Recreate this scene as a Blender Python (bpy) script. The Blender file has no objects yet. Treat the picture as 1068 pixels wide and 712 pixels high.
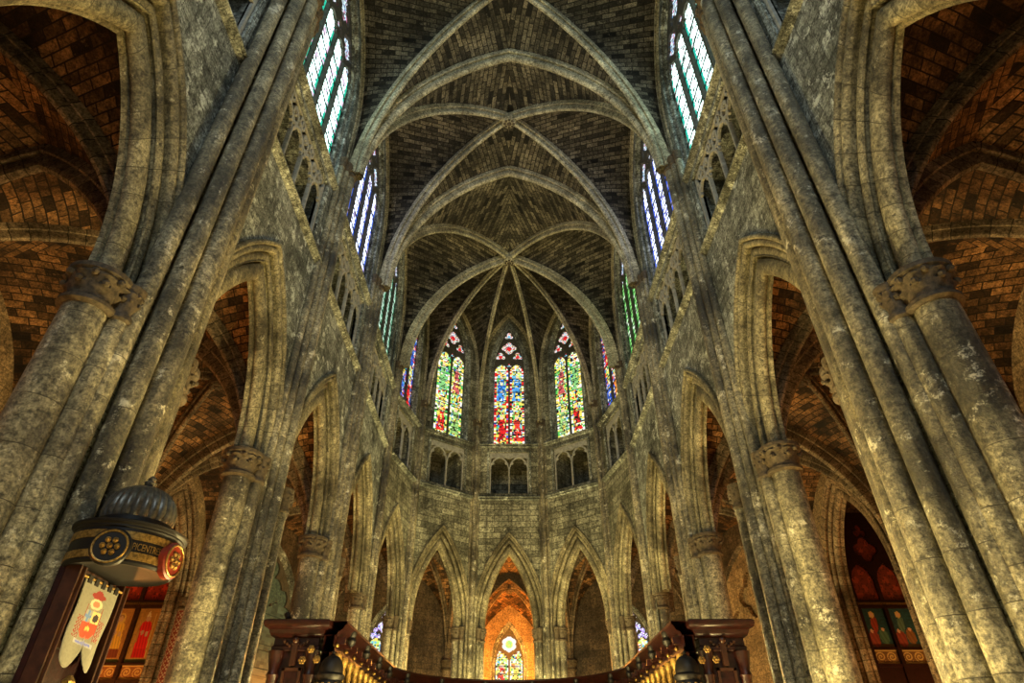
import bpy, math, random
from math import sin, cos, pi, sqrt, acos, atan2, radians
from mathutils import Vector
random.seed(7)
SC = bpy.context.scene
COL = SC.collection
S = 5.5            # metres per building unit (half the nave width)
CAMH = 1.6         # eye height in metres; unit z = 0 lies at the eye
ZF = -CAMH / S     # floor in units

# ------------------------------------------------------------------ mesh helper
class MB:
    def __init__(s):
        s.v = []; s.f = []; s.uv = []; s.c = []; s.m = []; s.sm = []
    def vert(s, p):
        s.v.append(p); return len(s.v) - 1
    def face(s, idx, uv=None, col=None, mi=0, smooth=False):
        s.f.append(tuple(idx)); s.uv.append(uv); s.c.append(col); s.m.append(mi); s.sm.append(smooth)
    def quad(s, a, b, c, d, uv=None, col=None, mi=0):
        n = len(s.v); s.v += [a, b, c, d]; s.face((n, n+1, n+2, n+3), uv, col, mi)
    def poly(s, pts, col=None, mi=0):
        n = len(s.v); s.v += list(pts); s.face(range(n, n+len(pts)), None, col, mi)
    def grid(s, rows, uvs=None, smooth=True, closed=False, mi=0, col=None):
        n0 = len(s.v); R = len(rows); K = len(rows[0])
        for r in rows: s.v += list(r)
        for i in range(R-1):
            for j in range(K if closed else K-1):
                j2 = (j+1) % K
                a, b, c, d = n0+i*K+j, n0+i*K+j2, n0+(i+1)*K+j2, n0+(i+1)*K+j
                uv = None
                if uvs is not None and not (closed and j2 == 0):
                    uv = (uvs[i][j], uvs[i][j2], uvs[i+1][j2], uvs[i+1][j])
                elif uvs is not None:
                    w = uvs[i][1][0]-uvs[i][0][0]
                    uv = (uvs[i][j], (uvs[i][j][0]+w, uvs[i][j][1]), (uvs[i+1][j][0]+w, uvs[i+1][j][1]), uvs[i+1][j])
                s.face((a, b, c, d), uv, col, mi, smooth)
    def box(s, O, ax, ay, az, col=None, mi=0):
        """box from corner O with edge vectors"""
        O, ax, ay, az = Vector(O), Vector(ax), Vector(ay), Vector(az)
        P = [O, O+ax, O+ax+ay, O+ay]; Q = [p+az for p in P]
        P = [tuple(p) for p in P]; Q = [tuple(p) for p in Q]
        s.quad(P[3], P[2], P[1], P[0], None, col, mi); s.quad(Q[0], Q[1], Q[2], Q[3], None, col, mi)
        for i in range(4):
            j = (i+1) % 4
            s.quad(P[i], P[j], Q[j], Q[i], None, col, mi)
    def lathe(s, c, prof, n=16, mod=None, mi=0, cap=True):
        """prof [(r,z)]; mod(theta,i)->radius factor"""
        rows = []; uvs = []; L = 0
        for i, (r, z) in enumerate(prof):
            if i: L += sqrt((r-prof[i-1][0])**2 + (z-prof[i-1][1])**2)
            row = []; ur = []
            for k in range(n):
                t = 2*pi*k/n; rr = r*(mod(t, i) if mod else 1)
                row.append((c[0]+rr*cos(t), c[1]+rr*sin(t), c[2]+z)); ur.append((t*max(prof[0][0], .01)*S, L*S))
            rows.append(row); uvs.append(ur)
        s.grid(rows, uvs, True, True, mi)
        if cap:
            s.poly(rows[-1], None, mi); s.poly(rows[0][::-1], None, mi)
    def tube(s, pts, r, n=8, mi=0, closed=False):
        pts = [Vector(p) for p in pts]; rows = []; N = len(pts); L = 0; uvs = []
        up = None
        for i, p in enumerate(pts):
            a = pts[(i-1) % N] if closed else pts[max(i-1, 0)]; b = pts[(i+1) % N] if closed else pts[min(i+1, N-1)]
            t = (b-a).normalized()
            if up is None:
                up = Vector((0, 0, 1)) if abs(t.z) < .9 else Vector((0, 1, 0))
            x = t.cross(up).normalized(); up = x.cross(t).normalized()
            rr = r[i] if isinstance(r, (list, tuple)) else r
            if i: L += (p-pts[i-1]).length
            rows.append([tuple(p + x*rr*cos(2*pi*k/n) + up*rr*sin(2*pi*k/n)) for k in range(n)])
            uvs.append([(2*pi*k/n*rr*S, L*S) for k in range(n)])
        if closed: rows.append(rows[0]); uvs.append(uvs[0])
        s.grid(rows, uvs, True, True, mi)
        if not closed:
            s.poly(rows[0][::-1], None, mi); s.poly(rows[-1], None, mi)
    def ball(s, c, r, n=8, m=6, sc=(1, 1, 1), mi=0):
        rows = []
        for i in range(m+1):
            t = pi*i/m
            rows.append([(c[0]+r*sc[0]*max(sin(t), .02)*cos(2*pi*k/n), c[1]+r*sc[1]*max(sin(t), .02)*sin(2*pi*k/n), c[2]-r*sc[2]*cos(t)) for k in range(n)])
        s.grid(rows, None, True, True, mi)
    def build(s, name, mats, parent=None):
        if not isinstance(mats, (list, tuple)): mats = [mats]
        off = Vector((0, 0, 0)) if parent is None else wloc(parent)
        W = [Vector((p[0]*S, p[1]*S, p[2]*S + CAMH)) for p in s.v]
        me = bpy.data.meshes.new(name)
        me.from_pydata([w - off for w in W], [], s.f)
        for m in mats: me.materials.append(m)
        ul = me.uv_layers.new(name='UVMap')
        flat = []; cols = []; hascol = any(c is not None for c in s.c)
        for fi, f in enumerate(s.f):
            if s.uv[fi] is not None:
                for u in s.uv[fi]: flat += [u[0], u[1]]
            else:
                a, b, c = W[f[0]], W[f[1]], W[f[2]]
                nn = (b-a).cross(c-a)
                if nn.length < 1e-12 and len(f) > 3: nn = (W[f[2]]-b).cross(W[f[3]]-b)
                ax, ay, az = abs(nn.x), abs(nn.y), abs(nn.z)
                h = sqrt(nn.x**2+nn.y**2)
                for i in f:
                    p = W[i]
                    if az > .75*nn.length: flat += [p.x, p.y]
                    else:
                        d = (-nn.y/h, nn.x/h) if h else (1, 0)
                        flat += [p.x*d[0]+p.y*d[1], p.z]
            if hascol:
                c = s.c[fi] or (0, 0, 0)
                cols += [c[0], c[1], c[2], 1.0]*len(f)
        ul.data.foreach_set('uv', flat)
        if hascol:
            ca = me.color_attributes.new('Col', 'FLOAT_COLOR', 'CORNER'); ca.data.foreach_set('color', cols)
        me.polygons.foreach_set('material_index', s.m)
        me.polygons.foreach_set('use_smooth', s.sm)
        me.update()
        me.set_sharp_from_angle(angle=radians(38))
        o = bpy.data.objects.new(name, me); COL.objects.link(o)
        if parent is not None: o.parent = parent; LOC[o.name] = off
        return o

LOC = {}
def wloc(o):
    return LOC.get(o.name, Vector((0, 0, 0)))
def tag(o, label=None, cat=None, group=None, kind=None):
    if label: o['label'] = label
    if cat: o['category'] = cat
    if group: o['group'] = group
    if kind: o['kind'] = kind
    return o
def thing(name, p, label, cat, group=None, kind=None):
    o = bpy.data.objects.new(name, None); COL.objects.link(o)
    w = Vector((p[0]*S, p[1]*S, p[2]*S+CAMH)); o.location = w; LOC[o.name] = w
    o.empty_display_size = .2
    return tag(o, label, cat, group, kind)

# ------------------------------------------------------------------ materials
def newmat(name):
    m = bpy.data.materials.new(name); m.use_nodes = True
    nt = m.node_tree; nt.nodes.clear()
    out = nt.nodes.new('ShaderNodeOutputMaterial')
    return m, nt, out
def N(nt, typ, ins=None, **kw):
    n = nt.nodes.new(typ)
    for k, v in kw.items(): setattr(n, k, v)
    if ins:
        for k, v in ins.items():
            if hasattr(v, 'is_output') or isinstance(v, bpy.types.NodeSocket): nt.links.new(v, n.inputs[k])
            else: n.inputs[k].default_value = v
    return n
def rgba(c): return (c[0], c[1], c[2], 1)
def ramp(nt, fac, stops, interp='LINEAR'):
    r = nt.nodes.new('ShaderNodeValToRGB'); r.color_ramp.interpolation = interp
    e = r.color_ramp.elements
    while len(e) > 1: e.remove(e[-1])
    e[0].position = stops[0][0]; e[0].color = rgba(stops[0][1])
    for p, c in stops[1:]:
        x = e.new(p); x.color = rgba(c)
    nt.links.new(fac, r.inputs[0]); return r.outputs[0]
def mix(nt, a, b, fac, mode='MIX'):
    n = nt.nodes.new('ShaderNodeMix'); n.data_type = 'RGBA'; n.blend_type = mode; n.clamp_result = False
    for k, v in ((0, fac), (6, a), (7, b)):
        if isinstance(v, bpy.types.NodeSocket): nt.links.new(v, n.inputs[k])
        else: n.inputs[k].default_value = v if k == 0 else rgba(v)
    return n.outputs[2]

def stone(name, dark, light, patch, bw=.75, bh=.34, mortar=.012, mcol=(.03, .027, .02), streak=.5, blockvar=.6,
          patchamt=.5, bump=.5, rough=.75, joints_only=False, spec=.3, grime=1.0, pth=.585):
    """ashlar: blocks of varied tone, dirty joints, worn pale patches, dark grime"""
    m, nt, out = newmat(name)
    geo = N(nt, 'ShaderNodeNewGeometry'); uv = N(nt, 'ShaderNodeUVMap', uv_map='UVMap')
    pos = geo.outputs['Position']
    warp = N(nt, 'ShaderNodeTexNoise', {'Vector': pos, 'Scale': 1.3, 'Detail': 2.0})
    wv = N(nt, 'ShaderNodeVectorMath', {0: warp.outputs['Color'], 1: (.05, .05, 0)}, operation='MULTIPLY')
    uvw = N(nt, 'ShaderNodeVectorMath', {0: uv.outputs[0], 1: wv.outputs[0]}, operation='ADD')
    br = N(nt, 'ShaderNodeTexBrick', {'Vector': uvw.outputs[0], 'Color1': (0, 0, 0, 1), 'Color2': (1, 1, 1, 1), 'Mortar': (.5, .5, .5, 1),
           'Scale': 1.0, 'Mortar Size': mortar, 'Mortar Smooth': .3, 'Bias': 0.0, 'Brick Width': bw, 'Row Height': bh})
    br.offset = .5
    big = N(nt, 'ShaderNodeTexNoise', {'Vector': pos, 'Scale': .55, 'Detail': 5.0, 'Roughness': .65})
    base = ramp(nt, big.outputs['Fac'], [(.38, dark), (.62, light)])
    # block to block tone
    tone = ramp(nt, br.outputs['Color'], [(0, (1-blockvar,)*3), (1, (1+blockvar*.75,)*3)])
    base = mix(nt, base, tone, 1.0, 'MULTIPLY')
    # vertical dirt streaks
    mp = N(nt, 'ShaderNodeMapping', {'Vector': pos, 'Scale': (3.2, 3.2, .28)})
    st = N(nt, 'ShaderNodeTexNoise', {'Vector': mp.outputs[0], 'Scale': 1.0, 'Detail': 6.0, 'Roughness': .7})
    sf = ramp(nt, st.outputs['Fac'], [(.36, (1-streak,)*3), (.6, (1.0,)*3)])
    base = mix(nt, base, sf, 1.0, 'MULTIPLY')
    # fine grime
    fine = N(nt, 'ShaderNodeTexNoise', {'Vector': pos, 'Scale': 9.0, 'Detail': 8.0, 'Roughness': .78})
    gf = ramp(nt, fine.outputs['Fac'], [(.36, (max(.05, 1-.80*grime),)*3), (.53, (1.0,)*3), (.68, (1+.45*grime,)*3)])
    base = mix(nt, base, gf, 1.0, 'MULTIPLY')
    grit = N(nt, 'ShaderNodeTexNoise', {'Vector': pos, 'Scale': 24.0, 'Detail': 6.0, 'Roughness': .7})
    gg = ramp(nt, grit.outputs['Fac'], [(.38, (1-.55*grime,)*3 if grime < 1.7 else (.1,)*3), (.50, (1.0,)*3), (.64, (1+.5*grime,)*3)])
    base = mix(nt, base, gg, 1.0, 'MULTIPLY')
    # worn pale patches with hard edges
    pn = N(nt, 'ShaderNodeTexNoise', {'Vector': pos, 'Scale': 2.6, 'Detail': 10.0, 'Roughness': .82, 'Distortion': .1})
    pf = ramp(nt, pn.outputs['Fac'], [(pth, (0, 0, 0)), (pth+.055, (patchamt,)*3)])
    base = mix(nt, base, patch, pf)
    base = mix(nt, base, mcol, br.outputs['Fac'])
    h = N(nt, 'ShaderNodeMath', {0: br.outputs['Fac'], 1: -1.2}, operation='MULTIPLY')
    h2 = N(nt, 'ShaderNodeMath', {0: h.outputs[0], 1: fine.outputs['Fac']}, operation='ADD')
    h3 = N(nt, 'ShaderNodeMath', {0: h2.outputs[0], 1: pn.outputs['Fac']}, operation='ADD')
    bp = N(nt, 'ShaderNodeBump', {'Height': h3.outputs[0], 'Strength': bump, 'Distance': .04})
    b = N(nt, 'ShaderNodeBsdfPrincipled', {'Base Color': base, 'Roughness': rough, 'Normal': bp.outputs[0], 'Specular IOR Level': spec})
    nt.links.new(b.outputs[0], out.inputs[0]); return m

def plain(name, col, rough=.5, metal=0.0, var=.3, scale=6.0, col2=None, spec=.5, bump=.1):
    m, nt, out = newmat(name)
    geo = N(nt, 'ShaderNodeNewGeometry')
    n = N(nt, 'ShaderNodeTexNoise', {'Vector': geo.outputs['Position'], 'Scale': scale, 'Detail': 6.0, 'Roughness': .65})
    c2 = col2 or tuple(x*(1-var) for x in col)
    base = ramp(nt, n.outputs['Fac'], [(.35, c2), (.65, col)])
    bp = N(nt, 'ShaderNodeBump', {'Height': n.outputs['Fac'], 'Strength': bump, 'Distance': .02})
    b = N(nt, 'ShaderNodeBsdfPrincipled', {'Base Color': base, 'Roughness': rough, 'Metallic': metal, 'Normal': bp.outputs[0], 'Specular IOR Level': spec})
    nt.links.new(b.outputs[0], out.inputs[0]); return m
def painted(name, rough=.5):
    m, nt, out = newmat(name)
    a = N(nt, 'ShaderNodeVertexColor', layer_name='Col')
    b = N(nt, 'ShaderNodeBsdfPrincipled', {'Base Color': a.outputs[0], 'Roughness': rough})
    nt.links.new(b.outputs[0], out.inputs[0]); return m
def glassmat(name, strength):
    """stained glass lit by the day outside"""
    m, nt, out = newmat(name)
    a = N(nt, 'ShaderNodeVertexColor', layer_name='Col')
    e = N(nt, 'ShaderNodeEmission', {'Color': a.outputs[0], 'Strength': strength})
    g = N(nt, 'ShaderNodeBsdfGlossy', {'Color': (.05, .05, .05, 1), 'Roughness': .3})
    s = N(nt, 'ShaderNodeAddShader', {0: e.outputs[0], 1: g.outputs[0]})
    nt.links.new(s.outputs[0], out.inputs[0]); return m
def glow(name, col, st):
    m, nt, out = newmat(name)
    e = N(nt, 'ShaderNodeEmission', {'Color': rgba(col), 'Strength': st}); nt.links.new(e.outputs[0], out.inputs[0]); return m

M = {}
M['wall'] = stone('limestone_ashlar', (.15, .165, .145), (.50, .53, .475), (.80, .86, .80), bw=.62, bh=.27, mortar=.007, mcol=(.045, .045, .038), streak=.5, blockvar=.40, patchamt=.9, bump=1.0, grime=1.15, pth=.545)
M['pier'] = stone('limestone_drums', (.10, .083, .048), (.58, .515, .33), (.95, .90, .70), bw=3.7, bh=.62, mortar=.006, mcol=(.07, .058, .035), blockvar=.25, streak=.55, patchamt=.9, bump=1.0, rough=.36, spec=.8, grime=1.1, pth=.565)
M['mould'] = stone('moulded_limestone', (.12, .10, .055), (.53, .47, .29), (.85, .79, .58), bw=3.7, bh=.45, mortar=.008, mcol=(.09, .075, .04), blockvar=.25, streak=.4, patchamt=.6, bump=.7, rough=.55, spec=.45)
M['rib'] = stone('rib_limestone', (.36, .32, .21), (.66, .60, .42), (.8, .74, .58), bw=3.7, bh=.40, mortar=.008, mcol=(.12, .10, .06), blockvar=.22, streak=.1, patchamt=.3)
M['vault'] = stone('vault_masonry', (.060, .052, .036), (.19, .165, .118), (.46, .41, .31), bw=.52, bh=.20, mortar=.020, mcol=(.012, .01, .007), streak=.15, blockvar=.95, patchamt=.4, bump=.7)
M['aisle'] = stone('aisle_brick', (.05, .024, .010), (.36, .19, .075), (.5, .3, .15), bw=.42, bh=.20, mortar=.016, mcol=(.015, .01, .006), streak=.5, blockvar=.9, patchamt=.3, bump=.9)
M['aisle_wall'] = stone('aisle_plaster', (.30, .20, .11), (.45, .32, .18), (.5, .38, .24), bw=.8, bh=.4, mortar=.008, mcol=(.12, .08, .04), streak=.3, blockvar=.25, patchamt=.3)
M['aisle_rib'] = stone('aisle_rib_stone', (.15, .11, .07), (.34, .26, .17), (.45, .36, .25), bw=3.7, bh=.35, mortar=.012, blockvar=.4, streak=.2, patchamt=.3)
M['capital'] = plain('carved_capital_stone', (.13, .095, .055), .7, 0, .75, 14, bump=.6)
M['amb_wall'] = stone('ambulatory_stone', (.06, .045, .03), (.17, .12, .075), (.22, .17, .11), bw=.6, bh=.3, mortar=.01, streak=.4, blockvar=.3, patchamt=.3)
M['wall_east'] = stone('apse_ashlar', (.17, .165, .115), (.50, .49, .36), (.78, .77, .62), bw=.75, bh=.30, mortar=.014, mcol=(.06, .055, .04), streak=.6, blockvar=.45, patchamt=.7, bump=1.0, grime=1.1, pth=.59)
M['floor'] = stone('floor_slabs', (.10, .09, .075), (.24, .22, .19), (.3, .28, .25), bw=.6, bh=.6, mortar=.006, streak=0, patchamt=.1, rough=.4)
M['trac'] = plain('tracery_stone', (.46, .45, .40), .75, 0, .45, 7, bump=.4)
M['trac_dark'] = plain('dark_tracery_stone', (.10, .095, .08), .8, 0, .5, 7, bump=.4)  # darker tone for window tracery and mullions
M['wood'] = plain('mahogany', (.028, .0055, .004), .36, 0, .7, 12, spec=.4, bump=.25)
M['wood2'] = plain('oak_stained', (.06, .02, .009), .35, 0, .55, 9, spec=.5)
M['gold'] = plain('gilding', (.55, .33, .09), .4, .7, .75, 30)
M['black'] = plain('ebony_paint', (.009, .007, .007), .5, 0, .4, 9, spec=.35)
M['lead'] = plain('dome_lead', (.16, .15, .13), .32, .5, .6, 20)
M['paint'] = painted('painted_panel', .45)
M['cloth'] = painted('embroidered_cloth', .85)
M['glass'] = glassmat('stained_glass', 1.2)
M['glass_hi'] = glassmat('clerestory_glass', 11.0)
M['glass_lo'] = glassmat('aisle_glass', .45)
M['lamp'] = glow('lamp_glow', (1, .75, .25), 25)

# ------------------------------------------------------------------ plan
class Frame:
    def __init__(s, A, B):
        s.A = A; dx, dy = B[0]-A[0], B[1]-A[1]; s.L = sqrt(dx*dx+dy*dy)
        s.d = (dx/s.L, dy/s.L); s.n = (s.d[1], -s.d[0])
    def P(s, t, n, z):
        return (s.A[0]+s.d[0]*t+s.n[0]*n, s.A[1]+s.d[1]*t+s.n[1]*n, z)
    def vec(s, t, n, z=0):
        return (s.d[0]*t+s.n[0]*n, s.d[1]*t+s.n[1]*n, z)

PYL = [.34, 1.36, 2.38, 3.41, 4.48]
PYR = [.32, 1.35, 2.33, 3.37, 4.48]
NODES = [(-1, y) for y in PYL] + [(-.85, 5.17), (-.33, 5.56), (.33, 5.56), (.85, 5.17)] + [(1, y) for y in PYR[::-1]]
SEG = [Frame(NODES[i], NODES[i+1]) for i in range(13)]
# segment index: 0..3 left bays, 4..8 apse, 9..12 right bays
Z_CAP, Z_STR, Z_SILL, Z_SPR, Z_TOP = 1.0, 2.16, 2.71, 2.95, 4.28
Z_WALLTOP = 4.75

def arch_R(hw, rise): return (hw*hw+rise*rise)/(2*hw)
def arch_pts(hw, spring, rise, a=0.0, n=14):
    R = arch_R(hw, rise); c = R-hw; ph = acos(max(-1, min(1, c/(R+a))))
    r = [(-c+(R+a)*cos(ph*i/n), spring+(R+a)*sin(ph*i/n)) for i in range(n+1)]
    l = [(-x, z) for x, z in r]
    return l + r[::-1][1:]
def arch_z(x, hw, spring, rise, a=0.0):
    """height of the arch outline at offset x from its axis, None outside"""
    R = arch_R(hw, rise); c = R-hw; x = abs(x)
    if x > hw+a: return None
    return spring+sqrt(max(0, (R+a)**2-(x+c)**2))

def bay_par(i):
    return dict(hw=.285, rise=.64, prof='big', A=.15) if (i <= 3 or i >= 9) else dict(hw=.205, rise=.63, prof='small', A=.115)

def roll(ca, cb, r, t0=125, t1=325, n=7):
    return [(ca+r*cos(radians(t0+(t1-t0)*k/n)), cb+r*sin(radians(t0+(t1-t0)*k/n))) for k in range(n+1)]
PROF = {
 'big': [(0.02, .14), (.0, .13), (.004, .112)] + roll(.040, .078, .036, 130, 330, 9) + [(.074, .135), (.090, .130)] + roll(.102, .040, .022, 130, 330, 8) + [(.122, .105), (.131, .10)] + roll(.136, .006, .015, 130, 330, 6) + [(.150, .045)] + roll(.160, -.008, .011, 150, 380, 5) + [(.172, .004)],
 'small': [(0.02, .12), (.0, .11), (.003, .09)] + roll(.030, .062, .027, 130, 330, 8) + [(.056, .105), (.064, .10)] + roll(.076, .030, .017, 130, 330, 7) + [(.091, .075), (.097, .07)] + roll(.102, .004, .011, 130, 330, 5) + [(.112, .016)] + roll(.118, -.006, .009, 150, 380, 5) + [(.130, .004)],
 'blind': [(.0, .10), (.0, .06)] + roll(.018, .04, .018, 130, 320) + [(.035, .02)] + roll(.045, .003, .011, 120, 330) + [(.06, .002)],
 'win': [(.0, .085), (.0, .05)] + roll(.016, .036, .014, 130, 320) + [(.03, .026)] + roll(.042, .006, .010, 120, 330) + [(.055, .002)],
}
for _k, _f in (('big', .60), ('small', .75)): PROF[_k] = [(a, b*_f if b > .03 else b) for a, b in PROF[_k]]
def arch_sweep(mb, fr, sc, hw, spring, rise, prof, n=14, foot=None):
    rows = []; uvs = []
    U = [0]
    for k in range(1, len(prof)): U.append(U[-1]+sqrt((prof[k][0]-prof[k-1][0])**2+(prof[k][1]-prof[k-1][1])**2))
    outl = [arch_pts(hw, spring, rise, a, n) for a, b in prof]
    if foot is not None:
        outl = [[(o[0][0], foot)]+o+[(o[-1][0], foot)] for o in outl]
    L = 0
    for i in range(len(outl[0])):
        if i: L += sqrt((outl[0][i][0]-outl[0][i-1][0])**2+(outl[0][i][1]-outl[0][i-1][1])**2)
        rows.append([fr.P(sc+outl[k][i][0], -prof[k][1], outl[k][i][1]) for k in range(len(prof))])
        uvs.append([(U[k]*S, L*S) for k in range(len(prof))])
    mb.grid(rows, uvs, True)

def wall_open(mb, fr, s0, s1, z0, z1, sc, hw, spring, rise, a=0.0, sill=None, depth=0, n=14, nn=0.0):
    """wall face with one pointed opening; depth > 0 also makes the reveal"""
    pts = arch_pts(hw, spring, rise, a, n)
    l, r = sc-(hw+a), sc+(hw+a)
    def q(sa, za0, za1, sb, zb0, zb1): mb.quad(fr.P(sa, nn, za0), fr.P(sb, nn, zb0), fr.P(sb, nn, zb1), fr.P(sa, nn, za1))
    if l > s0: q(s0, z0, z1, l, z0, z1)
    if r < s1: q(r, z0, z1, s1, z0, z1)
    for (xa, za), (xb, zb) in zip(pts, pts[1:]):
        q(sc+xa, za, z1, sc+xb, zb, z1)
    if sill is not None and sill > z0: q(l, z0, sill, r, z0, sill)
    if depth:
        out = [(-(hw+a), sill if sill is not None else z0)]+pts+[((hw+a), sill if sill is not None else z0)]
        for (xa, za), (xb, zb) in zip(out, out[1:]):
            mb.quad(fr.P(sc+xa, nn, za), fr.P(sc+xb, nn, zb), fr.P(sc+xb, nn-depth, zb), fr.P(sc+xa, nn-depth, za))
        if sill is not None:
            mb.quad(fr.P(l, nn+.004, sill), fr.P(r, nn+.004, sill), fr.P(r, nn-depth, sill+.03), fr.P(l, nn-depth, sill+.03))

# window sizes per segment
def win_par(i):
    if i <= 3 or i >= 9: return dict(hw=.36, spring=3.48, rise=.62, lights=4)
    return dict(hw=.165, spring=3.60, rise=.60, lights=2)
def tri_par(i):
    return dict(hw=.325, z0=2.215, z1=2.645) if (i <= 3 or i >= 9) else dict(hw=.19, z0=2.21, z1=2.64)

walls = {'wall_left': MB(), 'wall_east': MB(), 'wall_right': MB()}
for i, fr in enumerate(SEG):
    mb = walls['wall_left' if i <= 3 else 'wall_right' if i >= 9 else 'wall_east']
    c = fr.L/2; p = bay_par(i)
    wall_open(mb, fr, 0, fr.L, ZF, Z_STR, c, p['hw'], Z_CAP, p['rise'], p['A'])
    t = tri_par(i)
    for (sa, sb, za, zb) in ((0, fr.L, Z_STR, t['z0']), (0, fr.L, t['z1'], Z_SILL), (0, c-t['hw'], t['z0'], t['z1']), (c+t['hw'], fr.L, t['z0'], t['z1'])):
        mb.quad(fr.P(sa, 0, za), fr.P(sb, 0, za), fr.P(sb, 0, zb), fr.P(sa, 0, zb))
    D = .45
    for (a, b) in (((c-t['hw'], t['z0']), (c+t['hw'], t['z0'])), ((c+t['hw'], t['z0']), (c+t['hw'], t['z1'])), ((c+t['hw'], t['z1']), (c-t['hw'], t['z1'])), ((c-t['hw'], t['z1']), (c-t['hw'], t['z0']))):
        mb.quad(fr.P(a[0], 0, a[1]), fr.P(b[0], 0, b[1]), fr.P(b[0], -D, b[1]), fr.P(a[0], -D, a[1]))
    mb.quad(fr.P(c-t['hw'], -D, t['z0']), fr.P(c+t['hw'], -D, t['z0']), fr.P(c+t['hw'], -D, t['z1']), fr.P(c-t['hw'], -D, t['z1']))
    w = win_par(i)
    wall_open(mb, fr, 0, fr.L, Z_SILL, Z_WALLTOP, c, w['hw'], w['spring'], w['rise'], .055, sill=Z_SILL+.015, depth=.12)
# plain western continuation of both walls, behind the camera
for sgn, nm in ((-1, 'wall_left'), (1, 'wall_right')):
    y1 = (PYL if sgn < 0 else PYR)[0]
    walls[nm].quad((sgn, -2.2, ZF), (sgn, y1, ZF), (sgn, y1, Z_WALLTOP), (sgn, -2.2, Z_WALLTOP))
for nm, mb in walls.items():
    tag(mb.build(nm, M['wall_east' if nm == 'wall_east' else 'wall']), {'wall_left': 'grey limestone nave wall on the left with arcade, triforium and clerestory openings',
        'wall_right': 'grey limestone nave wall on the right with arcade, triforium and clerestory openings',
        'wall_east': 'five-sided limestone apse wall at the far end'}[nm], 'wall', kind='structure')

# floor
mb = MB(); mb.quad((-3.2, -2.2, ZF), (3.2, -2.2, ZF), (3.2, 8.2, ZF), (-3.2, 8.2, ZF))
tag(mb.build('floor', M['floor']), 'stone slab floor of the church', 'floor', kind='structure')

# string courses
trim_n = 0
def string_course(fr, s0, s1, z, nm, sc=1.0):
    pr = [(0, .03), (.012, .028), (.034, .02), (.034, .010), (.02, .004), (.016, -.006), (.024, -.016), (.010, -.024), (0, -.03)]
    mb = MB(); rows = []; uvs = []
    for s in (s0, s1):
        rows.append([fr.P(s, n*.9, z+h*.62) for n, h in pr]); uvs.append([(s*S, k*.05) for k in range(len(pr))])
    mb.grid(rows, uvs, False)
    o = mb.build('trim_%d' % nm, M['wall']); return o
for i, fr in enumerate(SEG):
    for z, w in ((Z_STR, 'below'), (Z_SILL, 'above')):
        trim_n += 1
        tag(string_course(fr, .03, fr.L-.03, z, trim_n), 'moulded stone string course running %s the triforium panels' % w, 'string course', 'string courses along the walls %s the triforium' % w, 'structure')

# ------------------------------------------------------------------ piers
ORD = ['nearest', 'second', 'third', 'fourth']
def capital(mb, x, y, r, z, h):
    prof = [(r*1.06, -.012), (r*1.28, -.006), (r*1.28, .004), (r*1.05, .012), (r*1.08, h*.25), (r*1.25, h*.45), (r*1.2, h*.55), (r*1.42, h*.72), (r*1.36, h*.8), (r*1.5, h*.86), (r*1.5, h)]
    def mod(t, i): return 1+(.10*sin(7*t)*(1 if i in (5, 7) else 0))+(.09*sin(7*t+pi)*(1 if i in (4, 6) else 0))
    mb.lathe((x, y, z), prof, 28, mod)
    for k in range(7):                     # carved leaf knobs
        t = 2*pi*(k+.25)/7
        mb.ball((x+1.32*r*cos(t), y+1.32*r*sin(t), z+h*.5), r*.2, 6, 4)
        t = 2*pi*(k+.75)/7
        mb.ball((x+1.42*r*cos(t), y+1.42*r*sin(t), z+h*.72), r*.2, 6, 4)
def shaft(mb, x, y, r, z0, z1, n=20):
    k = max(2, int((z1-z0)/.35)); prof = [(r, (z1-z0)*j/k) for j in range(k+1)]
    mb.lathe((x, y, z0), prof, n)

class PFrame:
    """frame centred on a node; d along the wall, n into the church"""
    def __init__(s, O, n):
        s.O = O; s.n = n; s.d = (-n[1], n[0])
    def P(s, t, n, z): return (s.O[0]+s.d[0]*t+s.n[0]*n, s.O[1]+s.d[1]*t+s.n[1]*n, z)

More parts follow.
